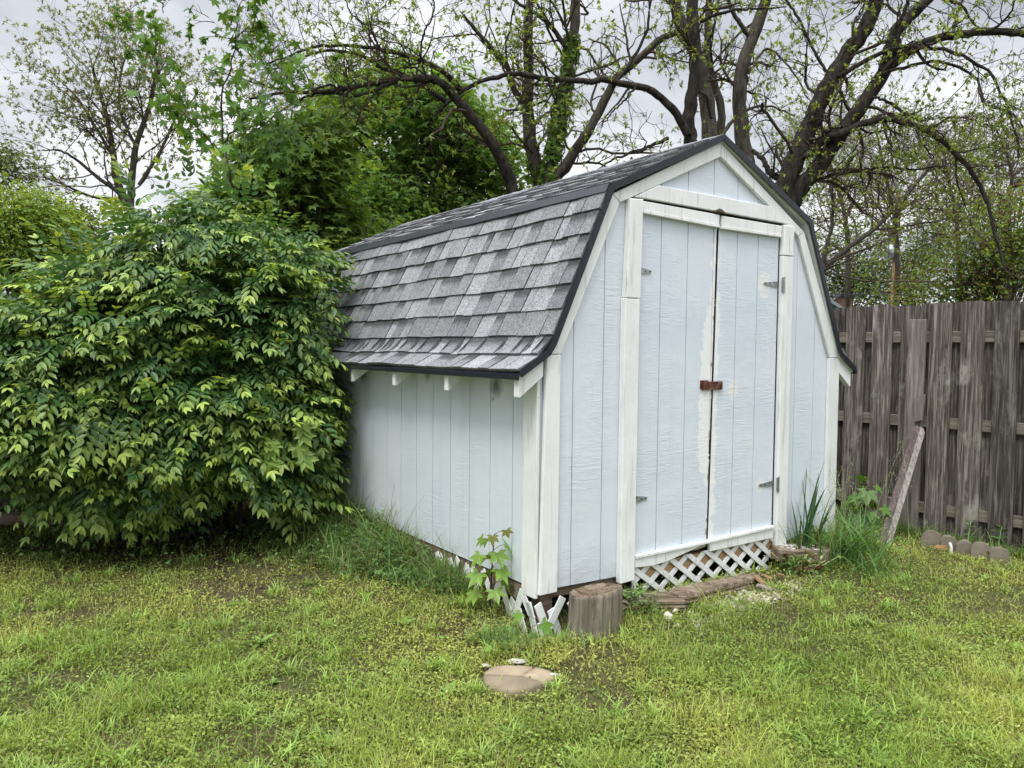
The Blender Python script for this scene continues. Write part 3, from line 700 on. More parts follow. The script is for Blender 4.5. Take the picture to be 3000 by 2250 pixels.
# flat sandstone in the lawn, in pieces with cracks
C0 = ground_at(1520, 2020, .015); C0[2] = float(gz(C0[0], C0[1]))+.014; root = thing('stepping_stone', 'cracked tan stepping stone sunk flat in the lawn in front of the shed', 'stone', C0)
import itertools
outline = [(-.148, .03), (-.12, .10), (-.06, .125), (.0, .12), (.07, .11), (.13, .075), (.155, .015), (.10, -.04), (.05, -.09), (-.02, -.125), (-.09, -.11), (-.14, -.045)]
cen = (.012, .022)
for (a, b_, lab) in ((0, 4, None), (4, 7, None), (7, 12, 'greyer front piece')):
    idx = list(range(a, b_+1)); pts = [outline[q % 12] for q in idx]; poly = [cen]+pts
    g = np.mean(poly, axis=0); poly = [tuple(g+(np.array(p)-g)*.985) for p in poly]
    V = []; n = len(poly); fine = []
    for q in range(n):
        p0, p1 = np.array(poly[q]), np.array(poly[(q+1) % n])
        for t in np.linspace(0, 1, 5)[:-1]: fine.append(p0+(p1-p0)*t+rng.normal(size=2)*.0025)
    m = MB(); n = len(fine); g = np.mean(fine, axis=0)
    V = [(*g, .008)]+[(*(g+(p-g)*.6), .007+rng.uniform(-.002, .002)) for p in fine]+[(*(g+(p-g)*.95), .004) for p in fine]+[(*p, -.006) for p in fine]+[(*p, -.03) for p in fine]
    F = [(0, 1+q, 1+(q+1) % n) for q in range(n)]
    for Lr in range(3): F += [(1+Lr*n+q, 1+(Lr+1)*n+q, 1+(Lr+1)*n+(q+1) % n, 1+Lr*n+(q+1) % n) for q in range(n)]
    m.add(V, F, (1, 1, 1) if lab is None else (.72, .72, .74)); o = m.build('stone_slab', MAT['stone'], root, smooth=True)
    if lab: o['label'] = lab
for (dx, dy, s, lab) in ((-.0, .16, (.05, .022, .012), 'pale stone chip just behind the stepping stone'), (.145, .022, (.022, .014, .012), 'small white stone chip at the right tip of the stepping stone'), (-.14, .11, (.02, .012, .01), 'small white stone chip at the back left of the stepping stone')):
    rock('stone_chip', C0+np.array([dx, dy, .004]), s, 'gravel', lab, 'stone', seed=int(dx*1000)+50, col=(.75, .78, .8))

# sawn stump
P = np.array([*to_world(.205, -.18), 0]); P[2] = float(gz(P[0], P[1]))
root = thing('tree_stump', 'short sawn post stump with deep vertical cracks and a hollow top, before the shed corner', 'stump', P)
m = MB(); n = 84; R0 = .126; rings = []; hts = [-.04, 0., .05, .10, .16, .198, .210, .208, .192, .172]; rr = [1.02, 1.03, 1., .99, .985, .98, .95, .86, .6, .0]
crk = {int(q): rng.uniform(.05, .17) for q in rng.choice(n, 19, replace=False)}
V = []
for hi, (h, q) in enumerate(zip(hts, rr)):
    for k in range(n):
        a = k/n*2*math.pi; r = R0*q*(1+.04*math.sin(a*2+1)+.02*math.sin(a*5))
        if k in crk and hi < 8: r *= 1-crk[k]*(.7+.3*math.sin(h*30+k))
        zz = h+(.018*math.sin(a+2) if hi > 4 else 0)+(rng.uniform(-.004, .004) if 5 < hi < 9 else 0)
        V.append((r*math.cos(a)+h*.02, r*math.sin(a), zz))
F = [(i*n+k, i*n+(k+1) % n, (i+1)*n+(k+1) % n, (i+1)*n+k) for i in range(6) for k in range(n)]
m.add(V[:7*n], F, (1, 1, 1)); m.build('trunk', MAT['stump'], root)
m = MB(); F = [(i*n+k, i*n+(k+1) % n, (i+1)*n+(k+1) % n, (i+1)*n+k) for i in range(3) for k in range(n)]
m.add(V[6*n:], F, (.95, .98, .95)); m.build('cut_top', MAT['oldlog'], root)

# rotten landscape timbers and the step
def rough_timber(name, a, b_, w, h, label, cat, mat='oldlog', seed=1, taper=.9, split=True):
    r = np.random.default_rng(seed); a = np.array(a, float); b_ = np.array(b_, float); Ln = np.linalg.norm(b_-a); d = (b_-a)/Ln
    s = norm(np.array([-d[1], d[0], 0])); u = np.cross(d, s) if np.cross(d, s)[2] > 0 else -np.cross(d, s)
    n = 28; k = 22; V = []; prev = r.uniform(.95, 1.05, n); groove = np.ones(n)
    for g in r.choice(n, 7, replace=False): groove[g] = r.uniform(.72, .88)
    for i in range(k):
        t = i/(k-1); prev = prev*.8+.2*r.uniform(.86, 1.12, n); e = 1-.35*max(0, abs(t-.5)*2-.93)/.07
        tw = 1-(1-taper)*t
        for j in range(n):
            an = j/n*2*math.pi; c, q = math.cos(an), math.sin(an)
            rad = (abs(c)**3+abs(q)**3)**(-1/3)*prev[j]*groove[j]*e*tw
            V.append(d*(t*Ln+(r.uniform(-.012, .012) if i in (0, k-1) else 0))+s*c*rad*w/2+u*q*rad*h/2)
    F = [(i*n+j, i*n+(j+1) % n, (i+1)*n+(j+1) % n, (i+1)*n+j) for i in range(k-1) for j in range(n)]+[tuple(range(n))[::-1], tuple(range((k-1)*n, k*n))]
    m = MB(); m.add(V, F, (1, 1, 1)); o = m.build(name, MAT[mat]); o.location = a
    return tag(o, label, cat)
def LW(lx, ly, dz=0.):
    x, y = to_world(lx, ly); return (x, y, float(gz(x, y))+dz)
rough_timber('rotten_timber', LW(.74, -.19, .045), LW(1.54, -.11, -.005), .13, .10, 'long rotten grey timber lying along the foot of the door lattice', 'timber', seed=4, taper=.75)
rough_timber('rotten_timber', LW(.47, -.08, .05), LW(.78, -.22, .03), .12, .10, 'short dark rotten timber between the stump and the long timber', 'timber', seed=8)
rough_timber('fallen_log', (-4.15, 5.65, .10), (-2.9, 5.75, .09), .12, .10, 'weathered log lying before the left fence beneath the shrub', 'log', seed=12)
q = LW(1.72, -.02, .0); q2 = LW(2.02, -.30, 0)
# step plank pointing right
a = np.array(LW(1.80, -.03, .125)); b_ = np.array(LW(2.11, -.20, .095)); o = None
d = norm((b_-a)*np.array([1, 1, 1])); s = norm(np.cross([0, 0, 1], d)); u_ = np.cross(d, s); Ln = np.linalg.norm(b_-a)
m = MB(); X = lambda v: v[:, 0:1]*d+v[:, 1:2]*s+v[:, 2:3]*u_
m.prism([(-.02, -.095), (.18, -.10), (Ln-.06, -.085), (Ln+.01, -.02), (Ln, .05), (Ln-.1, .085), (-.02, .10)], -.055, .02, 'z', (1, 1, 1), X)
root = thing('step_timber', 'grey timber step with flaking white paint sticking out at the right door post', 'step', a)
bevel(m.build('plank', MAT['oldlog'], root), .008, 2)
m = MB()
for k in range(26):
    x, y = rng.uniform(0, Ln-.08), rng.uniform(-.07, .08); w = rng.uniform(.008, .03); nn = 7
    an = np.sort(rng.uniform(0, 2*math.pi, nn)); P_ = [(x+w*1.6*math.cos(q)*rng.uniform(.5, 1), y+w*.8*math.sin(q)*rng.uniform(.5, 1)) for q in an]
    m.prism(P_, .0205, .0225, 'z', (1, 1, 1), X)
tag(m.build('paint_flakes', MAT['white'], root), kind='stuff')
m = MB(); m.tubes([[tuple(X(np.array([[.03, -.097, -.01]]))[0]), tuple(X(np.array([[.03, -.112, -.01]]))[0])]], [[.011, .009]], 10, (1, 1, 1)); q = X(np.array([[.03+.009*math.cos(t), -.1125, -.01+.009*math.sin(t)] for t in np.arange(10)*.628])); m.add(q, [tuple(range(10))], (1, 1, 1)); m.build('rusty_bolt', MAT['rust'], root)

# slate scraps, gravel, white stones, brick edging
for k, (lx, ly, w_, h_, rz, rx, lab) in enumerate([(1.44, -.20, .10, .07, .3, .5, 'largest upright brown slab scrap leaning on the end of the rotten timber'), (1.34, -.30, .10, .035, -.6, .25, 'thin pointed grey scrap lying in the gravel left of the slab scraps'), (1.52, -.18, .09, .05, .8, .35, 'flat pinkish slab scrap on top of the debris heap'), (1.62, -.2, .06, .03, .1, .1, 'small brown slab scrap nearest the step')]):
    m = MB(); m.prism([(-w_*.55, -h_*.5), (w_*.35, -h_*.6), (w_*.6, .1*h_), (w_*.1, h_*.6), (-w_*.4, h_*.35)], -.006, .006, 'z', [(.85, .62, .55), (1.3, 1.2, 1.15), (1.1, .8, .75), (.7, .5, .45)][k])
    o = bevel(m.build('slab_scrap', MAT['stone'] if k != 1 else MAT['greyboard']), .002); o.location = LW(lx, ly, .035); o.rotation_euler = (rx, .25, YAW+rz); tag(o, lab, 'stone scrap', 'broken slab scraps by the step')
ro = rough_timber('old_pipe', LW(1.80, -.18, .03), LW(2.0, -.24, .03), .035, .035, 'short rusty brown pipe lying in the weeds beneath the step', 'pipe', 'rust', seed=3)
def pebbles(name, n, gen, smin, smax, mat, label=None, cat=None):
    r = np.random.default_rng(5); V = np.array([(1, 0, 0), (-1, 0, 0), (0, 1, 0), (0, -1, 0), (0, 0, 1), (0, 0, -1), (.7, .7, .5), (-.7, .6, -.4), (.6, -.7, .3), (-.6, -.6, .5)]) 
    T = [(0, 6, 4), (0, 2, 6), (2, 4, 6), (2, 7, 4), (7, 1, 4), (1, 9, 4), (9, 3, 4), (3, 8, 4), (8, 0, 4), (0, 5, 2), (2, 5, 7), (7, 5, 1), (1, 5, 9), (9, 5, 3), (3, 5, 8), (8, 5, 0)]
    P_ = gen(r, n); A, B, C = frames(r.normal(size=(n, 3)), r.normal(size=(n, 3))); s = r.uniform(smin, smax, n)**1.0
    m = MB(); m.inst(V, T, P_, A, B*.8, C*.6, s, np.array([1, 1, 1])*r.uniform(.6, 1.15, (n, 1))*np.array([1, .97, .92])); o = m.build(name, MAT[mat]); return o
def gen(r, n):
    lx = r.normal(1.16, .24, n); ly = -.33+r.normal(0, .05, n)+(lx-1.4)*.06; x, y = to_world(lx, ly); return np.stack([x, y, gz(x, y)+r.uniform(0, .012, n)], 1)
o = pebbles('gravel_patch', 900, gen, .004, .013, 'gravel'); tag(o, kind='stuff'); o['label'] = 'pale gravel chips scattered before the timber and the debris'
for k, (u, v, s, lab) in enumerate([(1955, 1832, (.032, .026, .03), 'largest of three white stones in the grass, the left one'), (1978, 1808, (.036, .018, .016), 'flat white stone behind the other two in the grass before the doors'), (1986, 1848, (.018, .015, .015), 'smallest of three white stones in the grass, at the right front')]):
    P = ground_at(u, v, .04); P[2] = float(gz(P[0], P[1]))+s[2]*.6; rock('white_stone', P, s, 'gravel', lab, 'stone', 'white stones in the grass', seed=k+70, col=(1.15, 1.15, 1.15), rot=k)
a = ground_at(1350, 1755, .04); b_ = ground_at(1432, 1842, .02)
oriented_board('edging_block', a-np.array([0, 0, .03]), b_-np.array([0, 0, .02]), (0, 0, 1), None, .07, .075, 'concrete', 'half-buried concrete edging block in the weeds left of the shed corner', 'edging block')

# ------------------------------------------------------------------ beyond the fences: roof, chimney, pole, wires
P = at(2400, 905, 26.); house = thing('neighbour_house', 'grey gable roof of a neighbouring house with a capped brick chimney, just above the fence', 'house', (P[0], P[1], 0))
zr_ = at(2405, 862, 26)[2]; ze = at(2470, 905, 26)[2]; X1 = at(2470, 905, 26)[0]-P[0]; X0 = at(2405, 862, 26)[0]-P[0]
sl_ = (zr_-ze)/(X1-X0)
m = MB(); e = X0+5.; m.box((X0-4.6, .1, 0), (X0+4.6, 8, ze-3.2+.0)); m.prism([(X0-4.6, ze-3.2), (X0+4.6, ze-3.2), (X0+4.6, zr_-4.6*sl_), (X0, zr_-.1), (X0-4.6, zr_-4.6*sl_)], .1, 8); m.build('wall', MAT['wallfar'], house)
m = MB()
for s_ in (-1, 1): m.prism([(X0, zr_), (X0, zr_-.12), (X0+s_*5, zr_-5*sl_-.12), (X0+s_*5, zr_-5*sl_)], -.2, 8.2)
roof_ = m.build('roof', MAT['roofgrey'], house)
cx = at(2476, 890, 27)[0]-P[0]; zc_ = at(2476, 868, 27)[2]
m = MB(); m.box((cx-.16, .9, ze-2), (cx+.2, 1.4, zc_-.05), (.45, .42, .42)); ch = m.build('chimney', MAT['brick'], roof_)
m = MB(); m.box((cx-.24, .85, zc_-.02), (cx+.28, 1.45, zc_+.06)); m.box((cx-.12, .95, zc_-.05), (cx+.16, 1.35, zc_-.02)); m.build('chimney_cap', MAT['drip'], roof_)
D = 30.; P = at(2613, 900, D); pole = thing('utility_pole', 'brown wooden utility pole with grey transformer beyond the right fence', 'utility pole', (P[0], P[1], 0))
t_ = at(2632, 560, D)-np.array([P[0], P[1], 0]); b0 = at(2606, 1040, D)-np.array([P[0], P[1], 0])
m = MB(); m.tubes([[(b0[0], 0, 0), ((b0[0]+t_[0])/2, 0, t_[2]/2), (t_[0], 0, t_[2])]], [[.10, .09, .08]], 12, (1, 1, 1)); m.build('pole', MAT['pole'], pole, smooth=True)
q = at(2607, 738, D)-np.array([P[0], P[1], 0]); m = MB(); m.tubes([[(q[0], -.05, q[2]-.27), (q[0], -.05, q[2]-.26), (q[0], -.05, q[2]+.26), (q[0], -.05, q[2]+.28)]], [[.02, .16, .16, .02]], 14, (1, 1.05, 1.15)); m.build('transformer', MAT['galv'], pole, smooth=True)
q0 = at(2622, 905, D-.3)-np.array([P[0], P[1], 0]); q1 = at(2628, 815, D-.3)-np.array([P[0], P[1], 0]); m = MB(); m.tubes([[tuple(q0*np.array([1, 1, 0])+np.array([0, 0, .1])), tuple(q1)]], [[.035, .035]], 8, (1, 1, 1)); m.build('conduit', MAT['white'], pole)
def wire(pts, r, label):
    P = np.array([at(*q) for q in pts]); t = np.linspace(0, 1, 24); Q = np.stack([np.interp(t, np.linspace(0, 1, len(P)), P[:, i]) for i in range(3)], 1)
    m = MB(); m.tubes([Q], [np.full(24, r)], 5, (1, 1, 1)); o = m.build('overhead_wire', MAT['drip'], origin=P[0]); o.location = P[0]; tag(o, label, 'wire')
wire([(2440, 863, 29), (2612, 862, 29.5), (3150, 866, 27)], .014, 'dark overhead wire running level just above the right fence')
wire([(2632, 706, 29.8), (3150, 640, 33)], .010, 'thin overhead wire running from the utility pole top to the right')
# ------------------------------------------------------------------ leaf and blade templates
T_LEAF = (np.array([(0, 0, 0), (.5, 0, -.03), (1, 0, -.10), (.26, .19, .03), (.60, .185, .01), (.26, -.19, .03), (.60, -.185, .01)]), [(0, 1, 4, 3), (1, 2, 4), (0, 5, 6, 1), (1, 6, 2)])
T_DIA = (np.array([(0, 0, 0), (.45, .26, .05), (1, 0, -.06), (.45, -.26, .05)]), [(0, 2, 1), (0, 3, 2)])
def lobed(n_l, spread, seed=0):
    V = [(0, 0, 0)]; F = []
    angs = np.linspace(-spread, spread, n_l)
    out = []
    for k, a in enumerate(angs):
        ln = 1-.35*(abs(a)/spread)**1.5; hw = .24
        if k == 0: out.append((.12*math.cos(a-.5), .12*math.sin(a-.5)))
        out += [(ln*.55*math.cos(a-hw*1.7), ln*.55*math.sin(a-hw*1.7)), (ln*.72*math.cos(a-hw*.75), ln*.72*math.sin(a-hw*.75)), (ln*math.cos(a), ln*math.sin(a)), (ln*.72*math.cos(a+hw*.75), ln*.72*math.sin(a+hw*.75)), (ln*.55*math.cos(a+hw*1.7), ln*.55*math.sin(a+hw*1.7))]
        if k < n_l-1: m_ = (a+angs[k+1])/2; out.append((.44*math.cos(m_), .44*math.sin(m_)))
        else: out.append((.12*math.cos(a+.5), .12*math.sin(a+.5)))
    for (x, y) in out: V.append((x, y, -.16*(x*x+y*y)+.06*abs(y)))
    F = [(0, i, i+1) for i in range(1, len(out))]
    return np.array(V), F
T_MAPLE = lobed(5, 1.75)
T_MAPLE3 = (np.array([(0, 0, 0), (.5, .13, 0), (1, 0, -.12), (.5, -.13, 0), (.42, .52, .0), (.68, .72, -.1), (.18, .42, 0), (.42, -.52, 0), (.68, -.72, -.1), (.18, -.42, 0)]), [(0, 3, 2, 1), (0, 1, 4, 6), (4, 5, 6), (0, 9, 7, 3), (9, 8, 7)])
def combine(items):
    V = []; F = []; S = []; n = 0
    for (tv, tf, R, p, s, sh) in items:
        V.append((tv*s)@np.array(R)+np.array(p)); F += [tuple(np.array(f)+n) for f in tf]; S += [sh]*len(tv); n += len(tv)
    return np.concatenate(V), F, np.array(S)
def Rax(a, nrm):
    a, b_, c = frames(np.array([a], float), np.array([nrm], float)); return np.array([a[0], b_[0], c[0]])
# shrub sprig: a twig along +x drooping at the end, opposite leaves hanging, the tip leaves youngest
def sprig(seed, n_pair=4, ln=.19):
    r = np.random.default_rng(seed); it = []
    for k in range(n_pair+1):
        t = (k+.4)/(n_pair+.4); x = ln*t; z = .02*t-.055*t*t
        young = t**2.2
        if k < n_pair:
            for sg_ in (1, -1):
                a = (.62+.35*t+r.normal(0, .1), sg_*(1-.35*t)+r.normal(0, .08), -.32-.3*t+r.normal(0, .12))
                it.append((T_LEAF[0], T_LEAF[1], Rax(a, (0, sg_*.25*r.uniform(.5, 1.5), 1)), (x, sg_*.004, z), r.uniform(.060, .078)*(1-.12*t), young))
        else:
            for sg_ in (0, .8, -.7)[:2+seed%2]: it.append((T_LEAF[0]*np.array([1, .8, 1]), T_LEAF[1], Rax((1, sg_+r.normal(0, .2), -.45+r.normal(0, .1)), (.5, sg_*.2, 1)), (x, 0, z), r.uniform(.044, .066), 1.15))
    return combine(it)
SPR = [sprig(k, 3+(k % 3)) for k in range(6)]
def put_sprigs(mb, pos, out_dir, age, young_col, old_col, rs, scale=1.):
    """pos (N,3), out_dir (N,3); young tips lighter"""
    N = len(pos); pick = rs.integers(0, len(SPR), N)
    for k, (tv, tf, sh) in enumerate(SPR):
        m_ = pick == k
        if not m_.any(): continue
        A = norm(out_dir[m_]); up_ = np.array([0, 0, 1.])+rs.normal(0, .22, (m_.sum(), 3)); A, B, C = frames(A, up_)
        n_ = m_.sum(); w = np.clip(sh[None, :]*age[m_][:, None], 0, 1.2)[:, :, None]
        br = rs.uniform(.75, 1.25, (n_, 1, 1)); jit = 1+rs.normal(0, .06, (n_, len(sh), 1))
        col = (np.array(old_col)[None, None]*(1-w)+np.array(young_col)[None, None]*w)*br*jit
        s = scale*rs.uniform(.62, 1.2, n_)
        mb.inst(tv, tf, pos[m_], A, B*1.06, C, s, np.clip(col, 0, 1))

# ------------------------------------------------------------------ lawn and weeds (uncountable: stuff)
rs = np.random.default_rng(42)
def lawn_points(n, ymin=1.7, ymax=7.5, power=1.6):
    u_ = rs.uniform(0, 1, n); Y = (ymin**(1-power)+(ymax**(1-power)-ymin**(1-power))*u_)**(1/(1-power))
    X = rs.uniform(-1, 1, n)*(Y*.85+1.0)
    lx, ly = to_local(X, Y)
    s, dist = None, None
    ins = (lx > .0) & (lx < W) & (ly > 0.0) & (ly < L)
    # behind the fences nothing is seen
    bf = ((X-FX)*(-fn[0])+(Y-FY)*(-fn[1]) > -.03) | ((X+3.95)*(-ln[0])+(Y-5.95)*(-ln[1]) > -.03)
    st = ((X-C0[0])/.165)**2+((Y-C0[1]-.005)/.125)**2 < 1
    stump_ = (X-P_ST[0])**2+(Y-P_ST[1])**2 < .125**2
    k = ~(ins | bf | st | stump_)
    return X[k], Y[k]
P_ST = np.array(to_world(.205, -.18))
lnl = np.array([-ln[0], -ln[1]])
def bare(X, Y):
    """0 where soil shows, 1 where it is grown over"""
    b1 = vnoise(X*2.3+4, Y*2.3, 5, 4); b2 = vnoise(X*7, Y*7, 8, 2)
    v = np.clip((b1-.27)/.08+(b2-.5)*1.2, .30, 1)
    # under the shrub hardly anything grows
    sh = np.exp(-(((X+2.35)/1.25)**2+((Y-5.5)/.75)**2)**2); v = v*(1-.8*sh)
    for (u, v_, rx, ry) in ((700, 1675, .22, .07), (800, 2125, .07, .11), (835, 2020, .11, .05), (960, 2140, .09, .07), (1330, 2125, .10, .03), (2900, 1790, .35, .07), (2960, 1760, .3, .1)):
        c = ground_at(u, v_, .02); q = ((X-c[0])/rx)**2+((Y-c[1])/ry)**2; v = v*(1-.9*np.exp(-q**1.5))
    lx, ly = to_local(X, Y); d = ((lx-1.45)/.38)**2+((ly+.22)/.09)**2; v = v*(1-.9*np.exp(-d**1.5))
    return v
def blade_batch(m, X, Y, h, wdt, lean, col, tipcol, z=None, seg=3):
    N = len(X); th = rs.uniform(0, 2*math.pi, N); d = np.stack([np.cos(th), np.sin(th), 0*th], 1); p = np.stack([-np.sin(th), np.cos(th), 0*th], 1)
    b0 = np.stack([X, Y, (gz(X, Y) if z is None else z)-.003], 1); V = []; C = []
    for i in range(seg):
        t = i/seg; off = d*(lean*h*t**1.9)[:, None]+np.array([0, 0, 1.])*(h*(t-.35*np.clip(lean, 0, 1.4)*t**2.2))[:, None]
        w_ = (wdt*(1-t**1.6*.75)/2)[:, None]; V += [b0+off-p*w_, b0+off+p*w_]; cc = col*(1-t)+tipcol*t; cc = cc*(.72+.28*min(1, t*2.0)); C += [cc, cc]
    t = 1.; V.append(b0+d*(lean*h)[:, None]+np.array([0, 0, 1.])*(h*(1-.35*np.clip(lean, 0, 1.4)))[:, None]); C.append(tipcol)
    k = 2*seg+1; V = np.stack(V, 1).reshape(-1, 3); C = np.stack(C, 1).reshape(-1, 3)
    f = []
    for i in range(seg-1): f.append((2*i, 2*i+1, 2*i+3, 2*i+2))
    f.append((2*seg-2, 2*seg-1, 2*seg))
    idx = (np.concatenate([np.array(q) for q in f])[None, :]+(np.arange(N)*k)[:, None]).reshape(-1)
    m.raw(V, idx, np.tile([len(q) for q in f], N), C)
def tone(X, Y, n):
    """yellow green to deep green patches over the lawn"""
    q = np.clip((vnoise(X*.9+9, Y*.9, 21, 3)-.36)/.28, 0, 1)[:, None]; q2 = np.clip((vnoise(X*3.1, Y*3.1, 25, 3)-.3)/.4, 0, 1)[:, None]
    a = np.array([.185, .285, .056]); b_ = np.array([.42, .455, .125]); c = np.array([.28, .37, .08])
    return (a*(1-q)+b_*q)*.6+c*.4*(1-q2)+b_*q2*.4
# clover and other broad ground cover
m = MB(); X, Y = lawn_points(350000); k = rs.uniform(0, 1, len(X)) < bare(X, Y); X, Y = X[k], Y[k]
lxq, lyq = to_local(X, Y); N = len(X); clump_ = np.clip(vnoise(X*9, Y*9, 91, 2)*2.2-.35, .25, 1.7); hz = rs.gamma(2.2, .0085, N)*clump_+.003
c = tone(X, Y, N)*rs.uniform(.65, 1.3, (N, 1)); pick = rs.uniform(0, 1, N); c[pick < .02] = np.array([.42, .44, .15])*rs.uniform(.7, 1.2, ((pick < .02).sum(), 1)); c[(pick > .05) & (pick < .075)] = [.24, .17, .09]; c[(pick > .075) & (pick < .14)] *= .55
A = rdir(N)*np.array([1, 1, .45]); Nn = np.array([0, 0, 1.])+rs.normal(0, .55, (N, 3)); A, B, Cc = frames(A, Nn)
pos = np.stack([X, Y, gz(X, Y)+hz], 1)
T_CLO = (np.array([(0, 0, 0), (.35, .36, .06), (.85, .34, .0), (1, 0, -.05), (.85, -.34, 0), (.35, -.36, .06)]), [(0, 3, 2, 1), (0, 5, 4, 3)])
m.inst(*T_CLO, pos, A, B*rs.uniform(.6, 1.1, (N, 1)), Cc, rs.uniform(.0075, .0155, N), c)
tag(m.build('clover', MAT['grass']), kind='stuff')
# short turf blades
m = MB(); X, Y = lawn_points(330000); kk = (rs.uniform(0, 1, len(X)) < bare(X, Y)*np.clip(.35+1.5*(vnoise(X*1.6, Y*1.6, 33)-.35), .15, 1)+.05); X, Y = X[kk], Y[kk]; N = len(X)
c = tone(X, Y, N)*rs.uniform(.6, 1.3, (N, 1)); dry = rs.uniform(0, 1, N) < .06; c[dry] = np.array([.34, .27, .14])*rs.uniform(.6, 1.1, (dry.sum(), 1))
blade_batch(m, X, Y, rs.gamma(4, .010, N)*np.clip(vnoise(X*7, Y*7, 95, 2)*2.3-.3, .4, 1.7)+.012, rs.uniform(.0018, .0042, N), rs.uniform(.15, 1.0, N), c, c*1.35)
# coarse tufts of wider, paler blades
tx, ty = lawn_points(1150); X = np.repeat(tx, 26)+rs.normal(0, .022, len(tx)*26); Y = np.repeat(ty, 26)+rs.normal(0, .02, len(tx)*26); N = len(X)
ts = np.repeat(rs.uniform(.6, 1.3, len(tx)), 26); c = np.array([.25, .36, .09])*rs.uniform(.7, 1.3, (N, 1))*np.repeat(rs.uniform(.8, 1.25, (len(tx), 1)), 26, 0)
inside = lambda X, Y: (lambda q: (q[0] > .0) & (q[0] < W) & (q[1] > .0) & (q[1] < L))(to_local(X, Y))
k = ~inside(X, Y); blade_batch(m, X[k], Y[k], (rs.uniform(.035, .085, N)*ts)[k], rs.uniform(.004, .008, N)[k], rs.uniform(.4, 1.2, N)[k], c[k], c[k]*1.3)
tag(m.build('grass', MAT['grass']), kind='stuff')
# broad-leaved rosettes pressed into the lawn
m = MB(); qx, qy = lawn_points(150); extra_ = [ground_at(*q) for q in ((1180, 1870), (2380, 2200), (975, 2190), (1640, 1890), (1480, 1950), (1310, 2060), (2560, 2240), (760, 1900))]
qx = np.concatenate([qx, [e[0] for e in extra_]]); qy = np.concatenate([qy, [e[1] for e in extra_]]); sz_ = np.concatenate([rs.uniform(.02, .045, len(qx)-8), rs.uniform(.06, .085, 8)]); k = ~inside(qx, qy); qx, qy, sz_ = qx[k], qy[k], sz_[k]
n_ = 11; X = np.repeat(qx, n_); Y = np.repeat(qy, n_); N = len(X); a = rs.uniform(0, 2*math.pi, N); A, B, Cc = frames(np.stack([np.cos(a), np.sin(a), rs.uniform(.15, .8, N)], 1), np.array([0, 0, 1.])+rs.normal(0, .15, (N, 3)))
m.inst(*T_LEAF, np.stack([X, Y, gz(X, Y)+.004], 1), A, B*.8, Cc, np.repeat(sz_, n_)*rs.uniform(.7, 1.2, N), np.array([.20, .33, .07])*rs.uniform(.7, 1.25, (N, 1))); tag(m.build('broad_weeds', MAT['leaf']), kind='stuff')
m = MB(); X, Y = lawn_points(52000); N = len(X); c = np.array([.26, .19, .11])*rs.uniform(.35, 1.3, (N, 1)); blade_batch(m, X, Y, rs.uniform(.01, .035, N), rs.uniform(.0012, .003, N), rs.uniform(1.2, 2.2, N), c, c, z=gz(X, Y)+.004, seg=2)
tag(m.build('dead_thatch', MAT['dead']), kind='stuff')

# tall weeds along the shed: arching blades plus leafy growth
def strip(n, f): lx, ly, h = f(n); X, Y = to_world(lx, ly); return X, Y, h
m = MB()
def f_side(n):
    ly = rs.uniform(.5, 3.2, n); w_ = np.interp(ly, [.5, 1.0, 1.6, 2.4, 3.2], [.12, .25, .42, .45, .45]); lx = -.03-np.abs(rs.normal(0, .5, n))*w_
    h = np.interp(ly, [.5, .9, 1.3, 1.9, 2.4, 3.2], [.08, .14, .24, .30, .30, .22])*np.exp(lx*1.2)*rs.gamma(5, 1/5, n)*(.35+1.2*vnoise(lx*4, ly*4, 51)); return lx, ly, h
X, Y, h = strip(10500, f_side); N = len(X); c = np.array([.13, .215, .065])*rs.uniform(.6, 1.5, (N, 1)); dry = rs.uniform(0, 1, N) < .16; c[dry] = np.array([.30, .23, .15])*rs.uniform(.5, 1.1, (dry.sum(), 1))
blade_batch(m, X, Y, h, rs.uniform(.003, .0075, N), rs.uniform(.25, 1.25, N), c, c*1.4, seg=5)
def f_front(n):
    a = rs.uniform(0, 1, n); lx = np.where(a < .45, rs.uniform(-.35, .30, n), np.where(a < .55, rs.uniform(.45, .68, n), rs.uniform(1.85, 2.7, n))); ly = -.02-np.abs(rs.normal(0, .10, n))
    h = np.where(a < .45, .085, np.where(a < .62, .11, .22))*rs.gamma(6, 1/6, n); return lx, ly, h
X, Y, h = strip(2000, f_front); N = len(X); c = np.array([.13, .23, .07])*rs.uniform(.6, 1.5, (N, 1)); dry = rs.uniform(0, 1, N) < .15; c[dry] = np.array([.30, .23, .14])*rs.uniform(.5, 1.1, (dry.sum(), 1))
qlx, qly = to_local(X, Y); k = ((X-P_ST[0])**2+(Y-P_ST[1])**2 > .14**2) & ~((np.abs(qlx-.03) < .16) & (qly > -.13))
blade_batch(m, X[k], Y[k], h[k], rs.uniform(.003, .007, N)[k], rs.uniform(.2, 1.2, N)[k], c[k], c[k]*1.35, seg=5)
# fringe at the fence foot
sF = rs.uniform(-1.5, 2.6, 2600); q = rs.uniform(.05, .3, 2600); X = FX+fd[0]*sF+fn[0]*q; Y = FY+fd[1]*sF+fn[1]*q; k = ~inside(X, Y); X, Y = X[k], Y[k]; N = len(X); c = np.array([.10, .17, .045])*rs.uniform(.6, 1.5, (N, 1))
blade_batch(m, X, Y, rs.gamma(5, .02, N), rs.uniform(.003, .007, N), rs.uniform(.3, 1.2, N), c, c*1.3, seg=4)
tag(m.build('tall_grass', MAT['grass']), kind='stuff')
